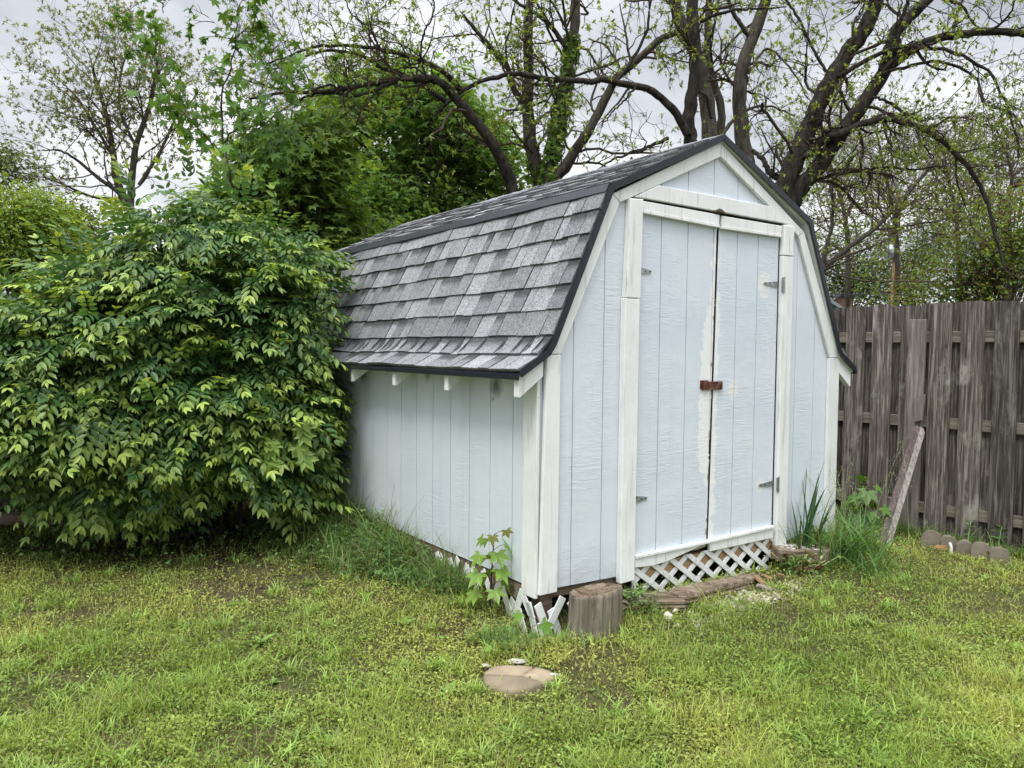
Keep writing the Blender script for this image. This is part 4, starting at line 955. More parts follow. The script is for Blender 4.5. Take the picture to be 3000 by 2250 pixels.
# low leafy weeds in that strip
m = MB(); 
def f_leafy(n):
    ly = rs.uniform(.55, 3.0, n); w_ = np.interp(ly, [.55, 1.2, 3.0], [.10, .30, .42]); lx = -.04-np.abs(rs.normal(0, .55, n))*w_; h = np.interp(ly, [.5, 1.0, 1.6, 2.6], [.05, .15, .24, .26])*rs.uniform(.05, 1, n)*np.exp(lx*1.5)*(.4+1.1*vnoise(lx*6, ly*6, 77)); return lx, ly, h
X, Y, h = strip(9500, f_leafy); z = gz(X, Y)+h
X2, Y2, h2 = strip(1500, lambda n: (np.where(rs.uniform(0, 1, n) < .25, rs.uniform(.46, .62, n), rs.uniform(1.75, 2.1, n)), -.08-np.abs(rs.normal(0, .07, n)), rs.uniform(.0, .12, n)))
X3, Y3 = lawn_points(7000, 4.6, 7, 1.2); k = ((X3+2.4)/1.8)**2+((Y3-5.2)/.9)**2 < 1; X3, Y3 = X3[k], Y3[k]; h3 = rs.uniform(.01, .12, len(X3))
X = np.concatenate([X, X2, X3]); Y = np.concatenate([Y, Y2, Y3]); z = np.concatenate([z, gz(X2, Y2)+h2, gz(X3, Y3)+h3]); N = len(X)
A, B, Cc = frames(rdir(N)*np.array([1, 1, .5])+np.array([0, 0, -.1]), np.array([0, 0, 1.])+rs.normal(0, .4, (N, 3)))
c = np.array([.15, .25, .075])*rs.uniform(.55, 1.5, (N, 1)); m.inst(*T_LEAF, np.stack([X, Y, z], 1), A, B*1.3, Cc, rs.uniform(.016, .038, N), c)
tag(m.build('leafy_weeds', MAT['leaf']), kind='stuff')
# leaf litter below the shrub
m = MB(); N = 2600; X = rs.normal(-2.3, 1., N); Y = rs.normal(5.45, .45, N); k = ~inside(X, Y); X, Y = X[k], Y[k]; N = len(X); A, B, Cc = frames(rdir(N)*np.array([1, 1, .2]), np.array([0, 0, 1.])+rs.normal(0, .3, (N, 3)))
m.inst(*T_DIA, np.stack([X, Y, gz(X, Y)+.01], 1), A, B, Cc, rs.uniform(.02, .05, N), np.array([.17, .12, .08])*rs.uniform(.4, 1.3, (N, 1))); tag(m.build('leaf_litter', MAT['dead']), kind='stuff')

# ------------------------------------------------------------------ plants that can be pointed at
def maple_plant(name, label, cat, base, height, leaves, size, colr, seed, bend=(0, 0), red=None, group=None, stems=1):
    r = np.random.default_rng(seed); root = thing(name, label, cat, base, 0, group); m = MB(); S = MB()
    for s_ in range(stems):
        t = np.linspace(0, 1, 8); off = r.normal(0, .03, 2)*(s_ > 0); px = np.stack([bend[0]*t**1.5+off[0]*t*4, bend[1]*t**1.5+off[1]*t*4, height*t*(1 if s_ == 0 else r.uniform(.5, .9))], 1); S.tubes([px], [np.linspace(.0045, .002, 8)*(1+height)], 6, (.9, .75, .5))
        nl = max(2, int(leaves/stems))
        for i in range(nl):
            tt = (i+1)/nl; tt = tt**.8; p0 = np.array([np.interp(tt, t, px[:, q]) for q in range(3)]); a = i*math.pi*.5+r.uniform(-.5, .5)+seed; ln = size*r.uniform(.6, 1.1)
            e_ = p0+np.array([math.cos(a)*ln, math.sin(a)*ln, .35*ln]); S.tubes([[p0, (p0+e_)/2+np.array([0, 0, .1*ln]), e_]], [[.0016, .0013, .001]], 4, (.8, .45, .25))
            A, B, C = frames(np.array([[math.cos(a), math.sin(a), -.9+r.normal(0, .2)]]), np.array([[math.cos(a)*.4+r.normal(0, .15), math.sin(a)*.4-.35, 1.]]))
            c = np.array(colr)*r.uniform(.8, 1.25); sz = size*(1.25 if tt < .8 else .95)*r.uniform(.8, 1.1)
            if red is not None and i >= nl-2: c = np.array(red); A, B, C = frames(np.array([[math.cos(a)*.35, math.sin(a)*.2, -1.]]), np.array([[0, -1., .2]])); sz *= .8
            m.inst(*T_MAPLE, np.array([e_]), A, B, C, sz, c)
    S.build('stem', MAT['twig'], root); m.build('foliage', MAT['leaf'], root); return root
b0 = LW(-.10, .27); maple_plant('maple_seedling', 'light green maple seedling with drooping top leaves, against the side wall by the shed corner', 'seedling', b0, .40, 16, .074, (.20, .33, .05), 2, (.02, -.03), red=(.24, .25, .07))
b0 = LW(-.10, -.06); maple_plant('maple_seedling', 'tiny maple seedling with two leaves at the foot of the shed corner', 'seedling', b0, .13, 4, .062, (.14, .26, .04), 5)
P = ground_at(2480, 1560, .06); maple_plant('maple_seedling', 'bushy maple seedling in the corner between the shed and the right fence', 'seedling', (2.62, 5.55, float(gz(2.62, 5.55))), .42, 26, .085, (.11, .22, .035), 9, stems=3)
for k, (u, v, hh, n_, lab) in enumerate([(2835, 1588, .16, 9, 'small leafy weed poking out between the fence pickets above the edging logs'), (2925, 1600, .14, 7, 'broad-leaved seedling with long leaves at the fence foot on the far right'), (2560, 1640, .14, 9, 'low leafy weed left of the foot of the leaning board')]):
    P = ground_at(u, v, .02); r = np.random.default_rng(k+60); root = thing('weed', lab, 'weed', P); m = MB(); S = MB(); S.tubes([[(0, 0, 0), (.01, 0, hh*.6), (.02, 0, hh)]], [[.003, .002, .001]], 5, (.6, .8, .4)); a = np.arange(n_)*2.4; A, B, C = frames(np.stack([np.cos(a), np.sin(a), .25+0*a], 1), np.array([0, 0, 1.])+r.normal(0, .2, (n_, 3)))
    m.inst(*T_LEAF, np.stack([0*a+.01, 0*a, hh*(np.arange(n_)+2)/(n_+1)], 1), A, B, C, r.uniform(.06, .10, n_) if k else r.uniform(.045, .07, n_), np.array([.12, .24, .045])*r.uniform(.8, 1.3, (n_, 1))); S.build('stem', MAT['leaf'], root); m.build('foliage', MAT['leaf'], root)
# iris fans and day-lily clump right of the doors
def sword_plant(name, label, cat, base, n, h, w, spread, colr, seed, arch=.15, group=None):
    r = np.random.default_rng(seed); root = thing(name, label, cat, base, 0, group)
    for k in range(n):
        a = r.uniform(0, 2*math.pi); hh = h*r.uniform(.5, 1.); ar = arch*r.uniform(.3, 1.6); t = np.linspace(0, 1, 9); d = np.array([math.cos(a), math.sin(a)]); b_ = r.normal(0, spread, 2)
        cx = b_[0]+d[0]*hh*(ar*t**2+.12*t); cy2 = b_[1]+d[1]*hh*(ar*t**2+.12*t); z = hh*(t-.35*ar*t**3); ww = w*np.minimum(1, (1-t)*2.2)**.8/2; f = r.uniform(0, math.pi); px, py = math.cos(f)*.9+.2, math.sin(f)*.5
        V = []; 
        for i in range(9): V += [(cx[i]-px*ww[i], cy2[i]-py*ww[i], z[i]), (cx[i]+.0, cy2[i]-.25*ww[i], z[i]), (cx[i]+px*ww[i], cy2[i]+py*ww[i], z[i])]
        m = MB(); c = np.array(colr)*r.uniform(.7, 1.25); m.add(V, [q for i in range(8) for q in ((3*i, 3*i+1, 3*i+4, 3*i+3), (3*i+1, 3*i+2, 3*i+5, 3*i+4))], c)
        m.build('leaf', MAT['leaf'], root, smooth=True)
    return root
sword_plant('iris_plant', 'tall dark green iris with upright sword leaves against the shed front right of the doors', 'iris', LW(1.99, -.11), 15, .72, .032, .035, (.05, .115, .045), 4, .12)
sword_plant('iris_plant', 'small blue-green iris with a bud, left of the leaning board', 'iris', (2.50, 5.32, float(gz(2.5, 5.3))), 7, .42, .022, .03, (.06, .14, .07), 8, .10)
sword_plant('daylily_clump', 'dense arching clump of bright green grassy leaves at the right corner of the shed', 'day lily', LW(2.30, -.20), 90, .44, .013, .11, (.095, .20, .040), 6, .85)
sword_plant('daylily_clump', 'low arching clump of narrow green leaves in front of the timber step end', 'day lily', LW(2.22, -.42), 60, .30, .010, .12, (.105, .205, .045), 16, 1.1)
r = np.random.default_rng(3); root = thing('yellowing_weed', 'small yellowish weed hanging below the timber step', 'weed', LW(1.86, -.17)); m = MB(); N = 90; p_ = np.stack([r.normal(0, .07, N), r.normal(0, .04, N), r.uniform(.02, .13, N)], 1); A, B, C = frames(rdir(N)+np.array([0, 0, -.3]), np.array([0, -.3, 1.])+r.normal(0, .4, (N, 3))); m.inst(*T_LEAF, p_, A, B*1.3, C, r.uniform(.02, .035, N), np.array([.38, .38, .12])*r.uniform(.7, 1.2, (N, 1))); m.build('foliage', MAT['leaf'], root)
S = MB(); S.tubes(np.stack([np.stack([p_[:24]*np.array([.3, .3, 0]), p_[:24]*np.array([.7, .7, .6]), p_[:24]], 1)], 0)[0], np.full((24, 3), .0015), 4, (.8, .8, .4)); S.build('stem', MAT['leaf'], root)
# seeding grass stalks by the right corner
root = thing('seeding_grass', 'wispy seeding grass stalks rising before the right shed corner', 'grass stalks', LW(2.42, -.16)); S = MB(); m = MB(); r = np.random.default_rng(13)
for k in range(14):
    b_ = r.normal(0, .11, 2); hh = r.uniform(.45, .85); d = r.normal(0, .10, 2); t = np.linspace(0, 1, 7); Pp = np.stack([b_[0]+d[0]*t**2, b_[1]+d[1]*t**2, hh*t], 1); S.tubes([Pp], [np.linspace(.0016, .0008, 7)], 4, (.35, .42, .2))
    n_ = 34; tt = r.uniform(.62, 1, n_); pc = np.stack([np.interp(tt, t, Pp[:, q]) for q in range(3)], 1); sp_ = (1.08-tt)*.14; pc[:, :2] += r.normal(0, 1, (n_, 2))*sp_[:, None]*.5; A, B, C = frames(rdir(n_)+np.array([0, 0, .5]), rdir(n_)); m.inst(*T_DIA, pc, A, B, C, .010, np.array([.36, .38, .22])*r.uniform(.7, 1.2, (n_, 1)))
S.build('stem', MAT['grass'], root); m.build('seed_head', MAT['grass'], root)

# ------------------------------------------------------------------ the big shrub
LOBES = [((-2.12, 5.50, 1.28), (1.02, 1.0, 1.18)), ((-2.75, 5.35, 1.04), (1.05, .98, .98)), ((-3.55, 5.25, .92), (1.05, .85, .78)), ((-2.1, 5.35, .78), (.85, .85, .68)), ((-1.62, 5.75, 1.35), (.52, .6, .85)), ((-4.3, 5.3, .80), (.8, .8, .72))]
def shrub():
    base = np.array([-2.42, 5.45, 0.]); root = thing('large_shrub', 'large dark green shrub with pale drooping shoot tips, overlapping the left end of the shed', 'shrub', base)
    r = np.random.default_rng(77); m = MB(); PP, OO, AA = [], [], []
    for (c, R), n in zip(LOBES, (560, 560, 380, 330, 200, 260)):
        c = np.array(c); R = np.array(R); d = rdir(n*3); d = d[(d[:, 2] > -.8) & (d[:, 1] < .6)][:n]; n = len(d)
        az = np.arctan2(d[:, 1], d[:, 0]); el = np.arcsin(np.clip(d[:, 2], -1, 1))
        bump_ = 1+.22*(vnoise(az*2.2+7+c[0], el*3.1, 3, 3)-.5)+.16*(vnoise(az*6, el*9, 5, 2)-.5)
        depth = np.where(r.uniform(0, 1, n) < .3, r.uniform(.55, .85, n), r.uniform(.84, 1.04, n))
        cen = c+d*R*(bump_*depth)[:, None]
        # each branch end carries a drooping fan of shoots
        o0 = norm(d*np.array([1, 1, .25])+r.normal(0, .18, (n, 3))+np.array([0, 0, -.12])); side = norm(np.cross(o0, np.array([0, 0, 1.])+r.normal(0, .15, (n, 3))))
        spray = r.beta(1.1, 1.2, n)*1.2; droop = r.uniform(-.25, .35, (n, 1))
        for q in range(6):
            sd_ = (q-2.5)/2.5*r.uniform(.7, 1.1, n)[:, None]; back = np.abs(sd_)*.10+r.uniform(0, .05, (n, 1))
            p = cen+side*sd_*.17-o0*back+np.array([0, 0, 1.])*(-.05*sd_**2-r.uniform(0, .05, (n, 1))); o = norm(o0+side*sd_*r.uniform(.4, 1.1, (n, 1))+r.normal(0, .15, (n, 3))+np.array([0, 0, -1.])*(r.uniform(.0, .3, (n, 1))+droop))
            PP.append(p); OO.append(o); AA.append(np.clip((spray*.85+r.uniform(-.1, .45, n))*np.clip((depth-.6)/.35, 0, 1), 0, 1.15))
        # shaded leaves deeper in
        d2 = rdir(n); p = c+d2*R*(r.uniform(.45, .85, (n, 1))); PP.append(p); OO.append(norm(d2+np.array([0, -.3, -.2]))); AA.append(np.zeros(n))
        # odd long shoots sticking up and out
        k = r.uniform(0, 1, n) < .2; PP.append(cen[k]+d[k]*r.uniform(.05, .25, (k.sum(), 1))); OO.append(norm(d[k]+np.array([0, 0, .5]))); AA.append(np.full(k.sum(), .9))
    p_, o_, age = np.concatenate(PP), np.concatenate(OO), np.concatenate(AA); N = len(p_)
    k = p_[:, 2] > .17+.55*np.clip((5.0-p_[:, 1])/.8, 0, 1)+.12*r.uniform(0, 1, N)+.42*np.clip((-2.9-p_[:, 0])/.5, 0, 1)+.34*np.clip(1-np.abs(p_[:, 0]+1.85)/.5, 0, 1)
    lx, ly = to_local(p_[:, 0], p_[:, 1]); k &= ~((lx > -.08) & (p_[:, 2] < 1.36) & (ly > 0)) & (lx < .9)
    roofx = np.clip((p_[:, 2]-1.30)/(2.2-1.30)*.4-.15, -.2, 2); k &= ~((lx > roofx-.10) & (p_[:, 2] >= 1.20) & (ly > -.1))
    k &= ~((lx > -.75) & (ly < 1.9) & (p_[:, 2] > 0)); k &= ~((lx > -.30) & (ly < 2.25+.5*np.clip(p_[:, 2]-1.3, 0, .6)))
    dl_ = (p_[:, 0]+3.95)*ln[0]+(p_[:, 1]-5.95)*ln[1]; k &= (dl_ > .07) | (p_[:, 2] > 1.85)
    p_, o_, age = p_[k], o_[k], age[k]; N = len(p_)
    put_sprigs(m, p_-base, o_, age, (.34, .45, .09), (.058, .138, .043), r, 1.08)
    m.build('foliage', MAT['leaf'], root)
    S = MB(); n_ = 60; a = r.uniform(0, 2*math.pi, n_); t = np.linspace(0, 1, 7)[None, :, None]; b_ = np.stack([.34*np.cos(a), .2*np.sin(a), 0*a-.02], 1)[:, None, :]
    pick = r.integers(0, N, n_); e_ = ((p_[pick]-base)*.86)[:, None, :]; mid = (b_+e_)/2+np.array([0, 0, .25])
    Pp = (1-t)**2*b_+2*t*(1-t)*mid+t*t*e_; S.tubes(Pp, np.linspace(.016, .004, 7)[None]*r.uniform(.6, 1.2, (n_, 1)), 6, (1, 1, 1))
    S.build('stem', MAT['bark'], root)
shrub()
# silver-maple shoot poking out of the shrub low at its right
def shrub_maple():
    P = at(835, 1290, 4.75); root = thing('maple_seedling', 'fresh light green maple shoot poking out of the right side of the large shrub', 'seedling', (P[0], P[1]+.12, float(gz(P[0], P[1])))); z0 = P[2]; m = MB(); S = MB(); r = np.random.default_rng(31)
    S.tubes([[(0, 0, 0), (.02, .03, z0*.5), (0, -.02, z0+.1)]], [[.006, .005, .003]], 6, (.8, .7, .5))
    for k in range(16):
        a = k*2.1; e_ = np.array([[.14*math.cos(a)*r.uniform(.4, 1.), -.14+.06*math.sin(a), z0+r.uniform(-.13, .12)-float(gz(P[0], P[1]))]]); S.tubes([[(0, -.02, z0), tuple(e_[0])]], [[.0015, .001]], 4, (.8, .7, .5)); A, B, C = frames(np.array([[math.cos(a)*.8, -.3, -.9]]), np.array([[.2*math.cos(a), -1., .6]])); m.inst(*T_MAPLE, e_, A, B, C, r.uniform(.08, .11), np.array([.22, .34, .06])*r.uniform(.8, 1.2))
    S.build('stem', MAT['twig'], root); m.build('foliage', MAT['leaf'], root)
shrub_maple()
# ------------------------------------------------------------------ branch growing
def smooth_line(P, n):
    P = np.array(P, float); k = len(P)
    if k < 3: t = np.linspace(0, 1, n)[:, None]; return P[0]*(1-t)+P[-1]*t
    Q = np.vstack([2*P[0]-P[1], P, 2*P[-1]-P[-2]]); out_ = []
    for s in np.linspace(0, k-1-1e-6, n):
        i = int(s); t = s-i; p0, p1, p2, p3 = Q[i:i+4]
        out_.append(.5*((2*p1)+(-p0+p2)*t+(2*p0-5*p1+4*p2-p3)*t*t+(-p0+3*p1-3*p2+p3)*t**3))
    return np.array(out_)
def grow(P, R, n_child, tlo, thi, length, ang, npts, wig, grav, rr, r, rmin=.0015):
    """side branches off the polylines P (N,k,3) with radii R (N,k)"""
    N, k, _ = P.shape; M_ = N*n_child; par = np.repeat(np.arange(N), n_child); t = r.uniform(tlo, thi, M_)*(k-1); i = np.clip(t.astype(int), 0, k-2); f = (t-i)[:, None]
    p0 = P[par, i]*(1-f)+P[par, i+1]*f; T = norm(P[par, i+1]-P[par, i]); r0 = (R[par, i]*(1-f[:, 0])+R[par, i+1]*f[:, 0])
    perp = rdir(M_); perp = norm(perp-(perp*T).sum(1, keepdims=True)*T); a = r.normal(ang, .22, M_)[:, None]; d = np.cos(a)*T+np.sin(a)*perp
    ln_ = length*r.uniform(.5, 1.25, M_)*(1-.35*t/(k-1)); st = (ln_/(npts-1))[:, None]; out_ = [p0]; p = p0
    for q in range(npts-1):
        d = norm(d+r.normal(0, wig, (M_, 3))+np.array([0, 0, grav])); p = p+d*st; out_.append(p)
    rs0 = np.maximum(r0*rr, rmin); Rr = rs0[:, None]*np.linspace(1, .35, npts)[None]
    return np.stack(out_, 1), Rr
def star_leaves(mb, P, D, n_per, size, cols, r, spread=.03, tmpl=T_LEAF, droop=.3, amount=1.):
    N = len(P); k = r.uniform(0, 1, N) < amount; P, D = P[k], D[k]; N = len(P)
    if N == 0: return
    p_ = np.repeat(P, n_per, 0)+r.normal(0, spread, (N*n_per, 3)); d = norm(np.repeat(norm(D), n_per, 0)*.6+rdir(N*n_per)); d[:, 2] -= droop
    A, B, C = frames(d, np.array([0, 0, 1.])+r.normal(0, .4, (N*n_per, 3))); cc = np.array(cols)[r.integers(0, len(cols), N*n_per)]*r.uniform(.7, 1.3, (N*n_per, 1))
    mb.inst(*tmpl, p_, A, B, C, size*r.uniform(.6, 1.25, N*n_per), cc)
c8 = lambda x, y: (1400+x/1.3825, y/1.3825)
c7 = lambda x, y: (x/1.4747, y/1.4747)
def limb(pts, D, w0, w1, n=22, cv=c8, jit=.006, seed=0):
    """pts in picture notes, D depth (or pair), widths in the notes' pixels -> polyline and radii"""
    D = D if isinstance(D, tuple) else (D, D); m_ = len(pts); P = []
    for i, q in enumerate(pts): u, v = cv(*q); P.append(at(u, v, D[0]+(D[1]-D[0])*i/(m_-1)))
    P = smooth_line(P, n); sc_ = (1.3825 if cv is c8 else 1.4747); R = np.linspace(w0, w1, n)/2/sc_/FPX*np.linspace(D[0], D[1], n)
    r = np.random.default_rng(seed+len(pts)*7+int(w0)); P[1:] += r.normal(0, jit, (n-1, 3)); return P, R
def tree(name, label, limbs, bark='bark', leafcols=((.16, .25, .04), (.22, .29, .06), (.10, .17, .03)), lv=(6, 5, 5), lens=(1.5, .7, .32), leaf=.05, n_per=4, amount=.75, seed=1, grav=.01, ang=.9, tmpl=T_LEAF, twigcol=(1, 1, 1), group=None, sides=9, extra=None, cat='tree', wig=.22, tlo=.12):
    r = np.random.default_rng(seed); p0 = limbs[0][0][0]; base = np.array([p0[0], p0[1], float(gz(p0[0], p0[1]))-.02])
    root = thing(name, label, cat, base, 0, group); T = MB()
    for j, (P, R) in enumerate(limbs):
        if j == 0:
            up_ = np.linspace(0, 1, 6)[:-1, None]; foot_ = base*(1-up_)+P[0]*up_; P2 = np.vstack([foot_, P]); R2 = np.concatenate([R[0]*np.linspace(1.35, 1.02, 5), R])
        else: P2, R2 = P, R
        T.tubes([P2], [R2*(1+.05*np.sin(np.arange(len(R2))*1.7+j))], sides, (1, 1, 1))
    T.build('trunk', MAT[bark], root, smooth=True, origin=base)
    Bm = MB(); Lf = MB(); P = np.stack([q[0] for q in limbs]); R = np.stack([q[1] for q in limbs])
    lenL = np.linalg.norm(np.diff(P, axis=1), axis=2).sum(1); wts = np.clip(lenL/lenL.mean(), .4, 2)
    b1, r1 = [], []
    for j in range(len(P)):
        a, b_ = grow(P[j:j+1], R[j:j+1], max(1, int(round(lv[0]*wts[j]))), tlo, 1., lens[0], ang, 8, wig, grav, .42, r); b1.append(a); r1.append(b_)
    b1 = np.concatenate(b1); r1 = np.minimum(np.concatenate(r1), .018); b2, r2 = grow(b1, r1, lv[1], .15, 1, lens[1], .85, 6, wig*1.1, grav, .55, r, .0035); b3, r3 = grow(b2, r2, lv[2], .2, 1, lens[2], .75, 4, wig, grav+.03, .6, r, .0028)
    Bm.tubes(b1, r1, 5, twigcol); Bm.tubes(b2, r2, 4, twigcol); Bm.tubes(b3, r3, 3, twigcol); Bm.build('branches', MAT['twig'], root, origin=base)
    for q, f_ in ((b3, 1.), (b2, .6)): star_leaves(Lf, q[:, -1], q[:, -1]-q[:, -2], n_per+3, leaf, leafcols, r, leaf*.16, tmpl, amount=amount*f_)
    if extra: extra(Lf, r)
    if Lf.n: Lf.build('crown', MAT['tree_leaf'], root, origin=base)
    return root, base
# ------------------------------------------------------------------ the trees beyond the fence
YG = ((.21, .29, .06), (.28, .34, .085), (.13, .19, .04))
# ivy-clad tree with three stems above the roof
Lm = [limb([(262, 760), (240, 690), (212, 560), (200, 430), (205, 330), (203, 200), (206, 90), (212, -60)], 11., 62, 30),
      limb([(285, 745), (305, 620), (325, 520), (345, 390), (372, 230), (390, 110), (398, -60)], 10.8, 52, 38),
      limb([(290, 745), (345, 690), (400, 600), (445, 540), (500, 430), (560, 320), (650, 235), (740, 160), (800, 130)], (10.8, 10.2), 48, 24),
      limb([(203, 430), (150, 370), (118, 270), (60, 200), (-10, 120), (-60, 60)], (11, 10.4), 30, 12),
      limb([(375, 225), (300, 110), (240, 60), (160, 10), (100, -50)], (10.8, 10.2), 22, 10),
      limb([(350, 400), (300, 350), (240, 345), (140, 310)], (10.9, 10.6), 15, 6)]
def ivy(Lf, r):
    P, R = Lm[1]; n = 1900; t = r.uniform(0, .78, n)**1.0*(len(P)-1); i = t.astype(int); f = (t-i)[:, None]; p = P[i]*(1-f)+P[i+1]*f; d = rdir(n); p = p+d*(R[i]*1.15+r.uniform(0, .06, n))[:, None]
    A, B, C = frames(rdir(n)+np.array([0, 0, -1.]), d+np.array([0, -.2, .2])); Lf.inst(*T_MAPLE3, p, A, B, C, r.uniform(.05, .09, n), np.array([.12, .21, .035])*r.uniform(.6, 1.3, (n, 1)))
    P, R = Lm[0]; n = 260; t = r.uniform(0, .25, n)*(len(P)-1); i = t.astype(int); p = P[i]+rdir(n)*(R[i]*1.2)[:, None]; A, B, C = frames(rdir(n), rdir(n)); Lf.inst(*T_MAPLE3, p, A, B, C, .07, np.array([.12, .2, .03])*r.uniform(.6, 1.3, (n, 1)))
tree('ivy_clad_tree', 'multi-stemmed tree with ivy climbing its middle stem, rising behind the shed roof', Lm, 'bark2', YG, lv=(7, 5, 4), lens=(1.3, .6, .28), leaf=.055, seed=3, extra=ivy)
# dark tree arching to the left
Lm = [limb([(2225, 870), (2195, 770), (2165, 690), (2120, 610), (2050, 520), (1990, 450), (1935, 385), (1880, 345), (1780, 338), (1700, 350), (1600, 360), (1500, 385), (1350, 398), (1200, 402), (1080, 430)], (8.9, 7.6), 58, 9, 34, c7),
      limb([(1995, 400), (1950, 340), (1880, 290), (1780, 245), (1640, 212), (1480, 195), (1330, 212), (1200, 262), (1080, 285)], (8.6, 7.8), 26, 6, 34, c7),
      limb([(1930, 440), (1800, 350), (1650, 290), (1560, 240), (1440, 220), (1300, 250), (1180, 300)], (8.6, 8.2), 24, 6, 34, c7),
      limb([(1700, 350), (1560, 410), (1400, 400), (1280, 440), (1160, 520), (1060, 600)], (8.0, 7.6), 16, 4, 34, c7),
      limb([(1500, 385), (1420, 370), (1300, 400), (1180, 380), (1040, 340), (900, 300)], (7.8, 7.4), 12, 4, 34, c7),
      limb([(1850, 345), (1820, 260), (1830, 150), (1870, 60), (1880, -40)], (8.2, 8.), 12, 6, 34, c7),
      limb([(1640, 215), (1600, 130), (1520, 60), (1480, -40)], (8.1, 7.8), 10, 5, 34, c7)]
tree('dark_arching_tree', 'dark-barked tree whose trunk arches far to the left over the shrub', Lm, 'bark', YG, lv=(9, 5, 4), lens=(.95, .5, .24), leaf=.045, n_per=4, amount=.55, seed=14, grav=.03, wig=.28)
# dark upright trunk with the long limb reaching left, drooping
Lm = [limb([(862, 640), (862, 570), (852, 500), (862, 430), (878, 320), (880, 210), (872, 100), (872, -60)], 9.2, 56, 46),
      limb([(850, 545), (808, 465), (745, 400), (685, 360), (600, 343), (500, 325), (380, 327), (250, 312), (130, 300), (50, 320), (-60, 365), (-180, 470)], (9.1, 8.5), 34, 14, 34),
      limb([(545, 355), (620, 250), (675, 150), (700, 20), (715, -60)], (8.9, 8.7), 15, 8),
      limb([(770, 560), (700, 590), (620, 620), (540, 650), (480, 690)], (9.1, 8.8), 16, 6),
      limb([(640, 350), (580, 420), (530, 470), (500, 520)], (8.8, 8.6), 9, 4),
      limb([(900, 90), (960, 60), (1050, 40), (1130, 35), (1250, 28)], (9.2, 9.), 16, 5),
      limb([(880, 260), (930, 180), (960, 90), (980, -40)], (9.2, 9.4), 14, 8)]
Lm = [(smooth_line(p, 34), np.interp(np.linspace(0, 1, 34), np.linspace(0, 1, len(q)), q)) for p, q in Lm]
tree('dark_upright_tree', 'near-black upright trunk at the roof peak with one long limb drooping to the left', Lm, 'bark', YG, lv=(5, 5, 4), lens=(.9, .5, .25), leaf=.05, amount=.55, seed=24, tlo=.3)
Lm = [limb([(945, 640), (940, 560), (932, 450), (912, 340), (895, 250), (868, 180), (825, 105), (785, -40)], 12., 66, 46),
      limb([(975, 640), (985, 520), (985, 430), (960, 350), (935, 250), (930, 120), (940, -40)], 12.2, 34, 26),
      limb([(985, 560), (1030, 490), (1100, 440), (1180, 430), (1280, 470)], (12, 12.3), 18, 6)]
tree('leaning_grey_tree', 'grey tree leaning left behind the shed peak', Lm, 'bark2', YG, lv=(4, 4, 4), lens=(1.3, .7, .35), leaf=.055, amount=.5, seed=34, tlo=.45)
Lm = [limb([(1100, 720), (1085, 640), (1070, 550), (1060, 430), (1063, 330), (1088, 220), (1130, 115), (1185, -50)], 10.6, 66, 44),
      limb([(1105, 160), (1040, 60), (1000, -40)], (10.6, 10.4), 20, 14),
      limb([(1095, 300), (1170, 200), (1260, 270), (1340, 400)], (10.6, 10.4), 12, 5)]
tree('straight_grey_tree', 'straight grey trunk rising immediately right of the shed peak', Lm, 'bark2', YG, lv=(4, 5, 4), lens=(1.1, .6, .3), leaf=.055, amount=.5, seed=44, tlo=.4)
# the big forking tree on the right
Lm = [limb([(1225, 860), (1245, 760), (1290, 640), (1340, 520), (1382, 420), (1432, 320), (1500, 210), (1570, 115), (1625, -40)], 8.8, 84, 56, 34),
      limb([(1255, 850), (1300, 770), (1360, 700), (1430, 600), (1500, 500), (1570, 400), (1640, 300), (1668, 200), (1700, 120), (1760, 60), (1850, -30)], (8.8, 8.5), 72, 40, 34),
      limb([(1640, 290), (1700, 240), (1760, 200), (1820, 170), (1950, 140), (2100, 130), (2230, 140), (2400, 200)], (8.6, 8.0), 44, 24, 34),
      limb([(1330, 640), (1400, 565), (1480, 540), (1560, 500), (1650, 485), (1750, 502), (1850, 550), (1950, 635), (2040, 755), (2075, 860), (2100, 960), (2135, 1100)], (8.7, 7.8), 36, 10, 34),
      limb([(1460, 310), (1530, 270), (1620, 220), (1700, 195), (1800, 190), (1900, 205), (1990, 240), (2070, 290), (2130, 400), (2170, 500), (2190, 640)], (8.7, 7.8), 20, 7, 34),
      limb([(1375, 730), (1450, 705), (1550, 690), (1650, 680), (1760, 685), (1870, 672)], (8.8, 8.5), 16, 6, 34),
      limb([(1110, 610), (1150, 640), (1185, 700), (1235, 730)], (9.4, 9.), 16, 26, 34),
      limb([(1700, 250), (1690, 130), (1740, 20), (1760, -60)], (8.5, 8.3), 20, 12, 34),
      limb([(1640, 300), (1830, 250), (2000, 300), (2060, 420), (2180, 480), (2300, 700)], (8.5, 7.7), 14, 5, 34),
      limb([(1590, 390), (1650, 410), (1750, 480), (1800, 580), (1850, 640)], (8.6, 8.3), 12, 5, 34),
      limb([(1545, 520), (1560, 600), (1550, 680), (1560, 760), (1580, 840)], (8.6, 8.4), 12, 4, 34),
      limb([(1520, 470), (1440, 330), (1380, 240), (1290, 60), (1220, -40)], (8.7, 8.9), 14, 9, 34)]
tree('forked_walnut_tree', 'big dark forking tree right of the shed with limbs arching over the fence', Lm, 'bark', YG, lv=(7, 5, 4), lens=(.95, .5, .25), leaf=.046, amount=.62, seed=54, grav=-.01, wig=.26)
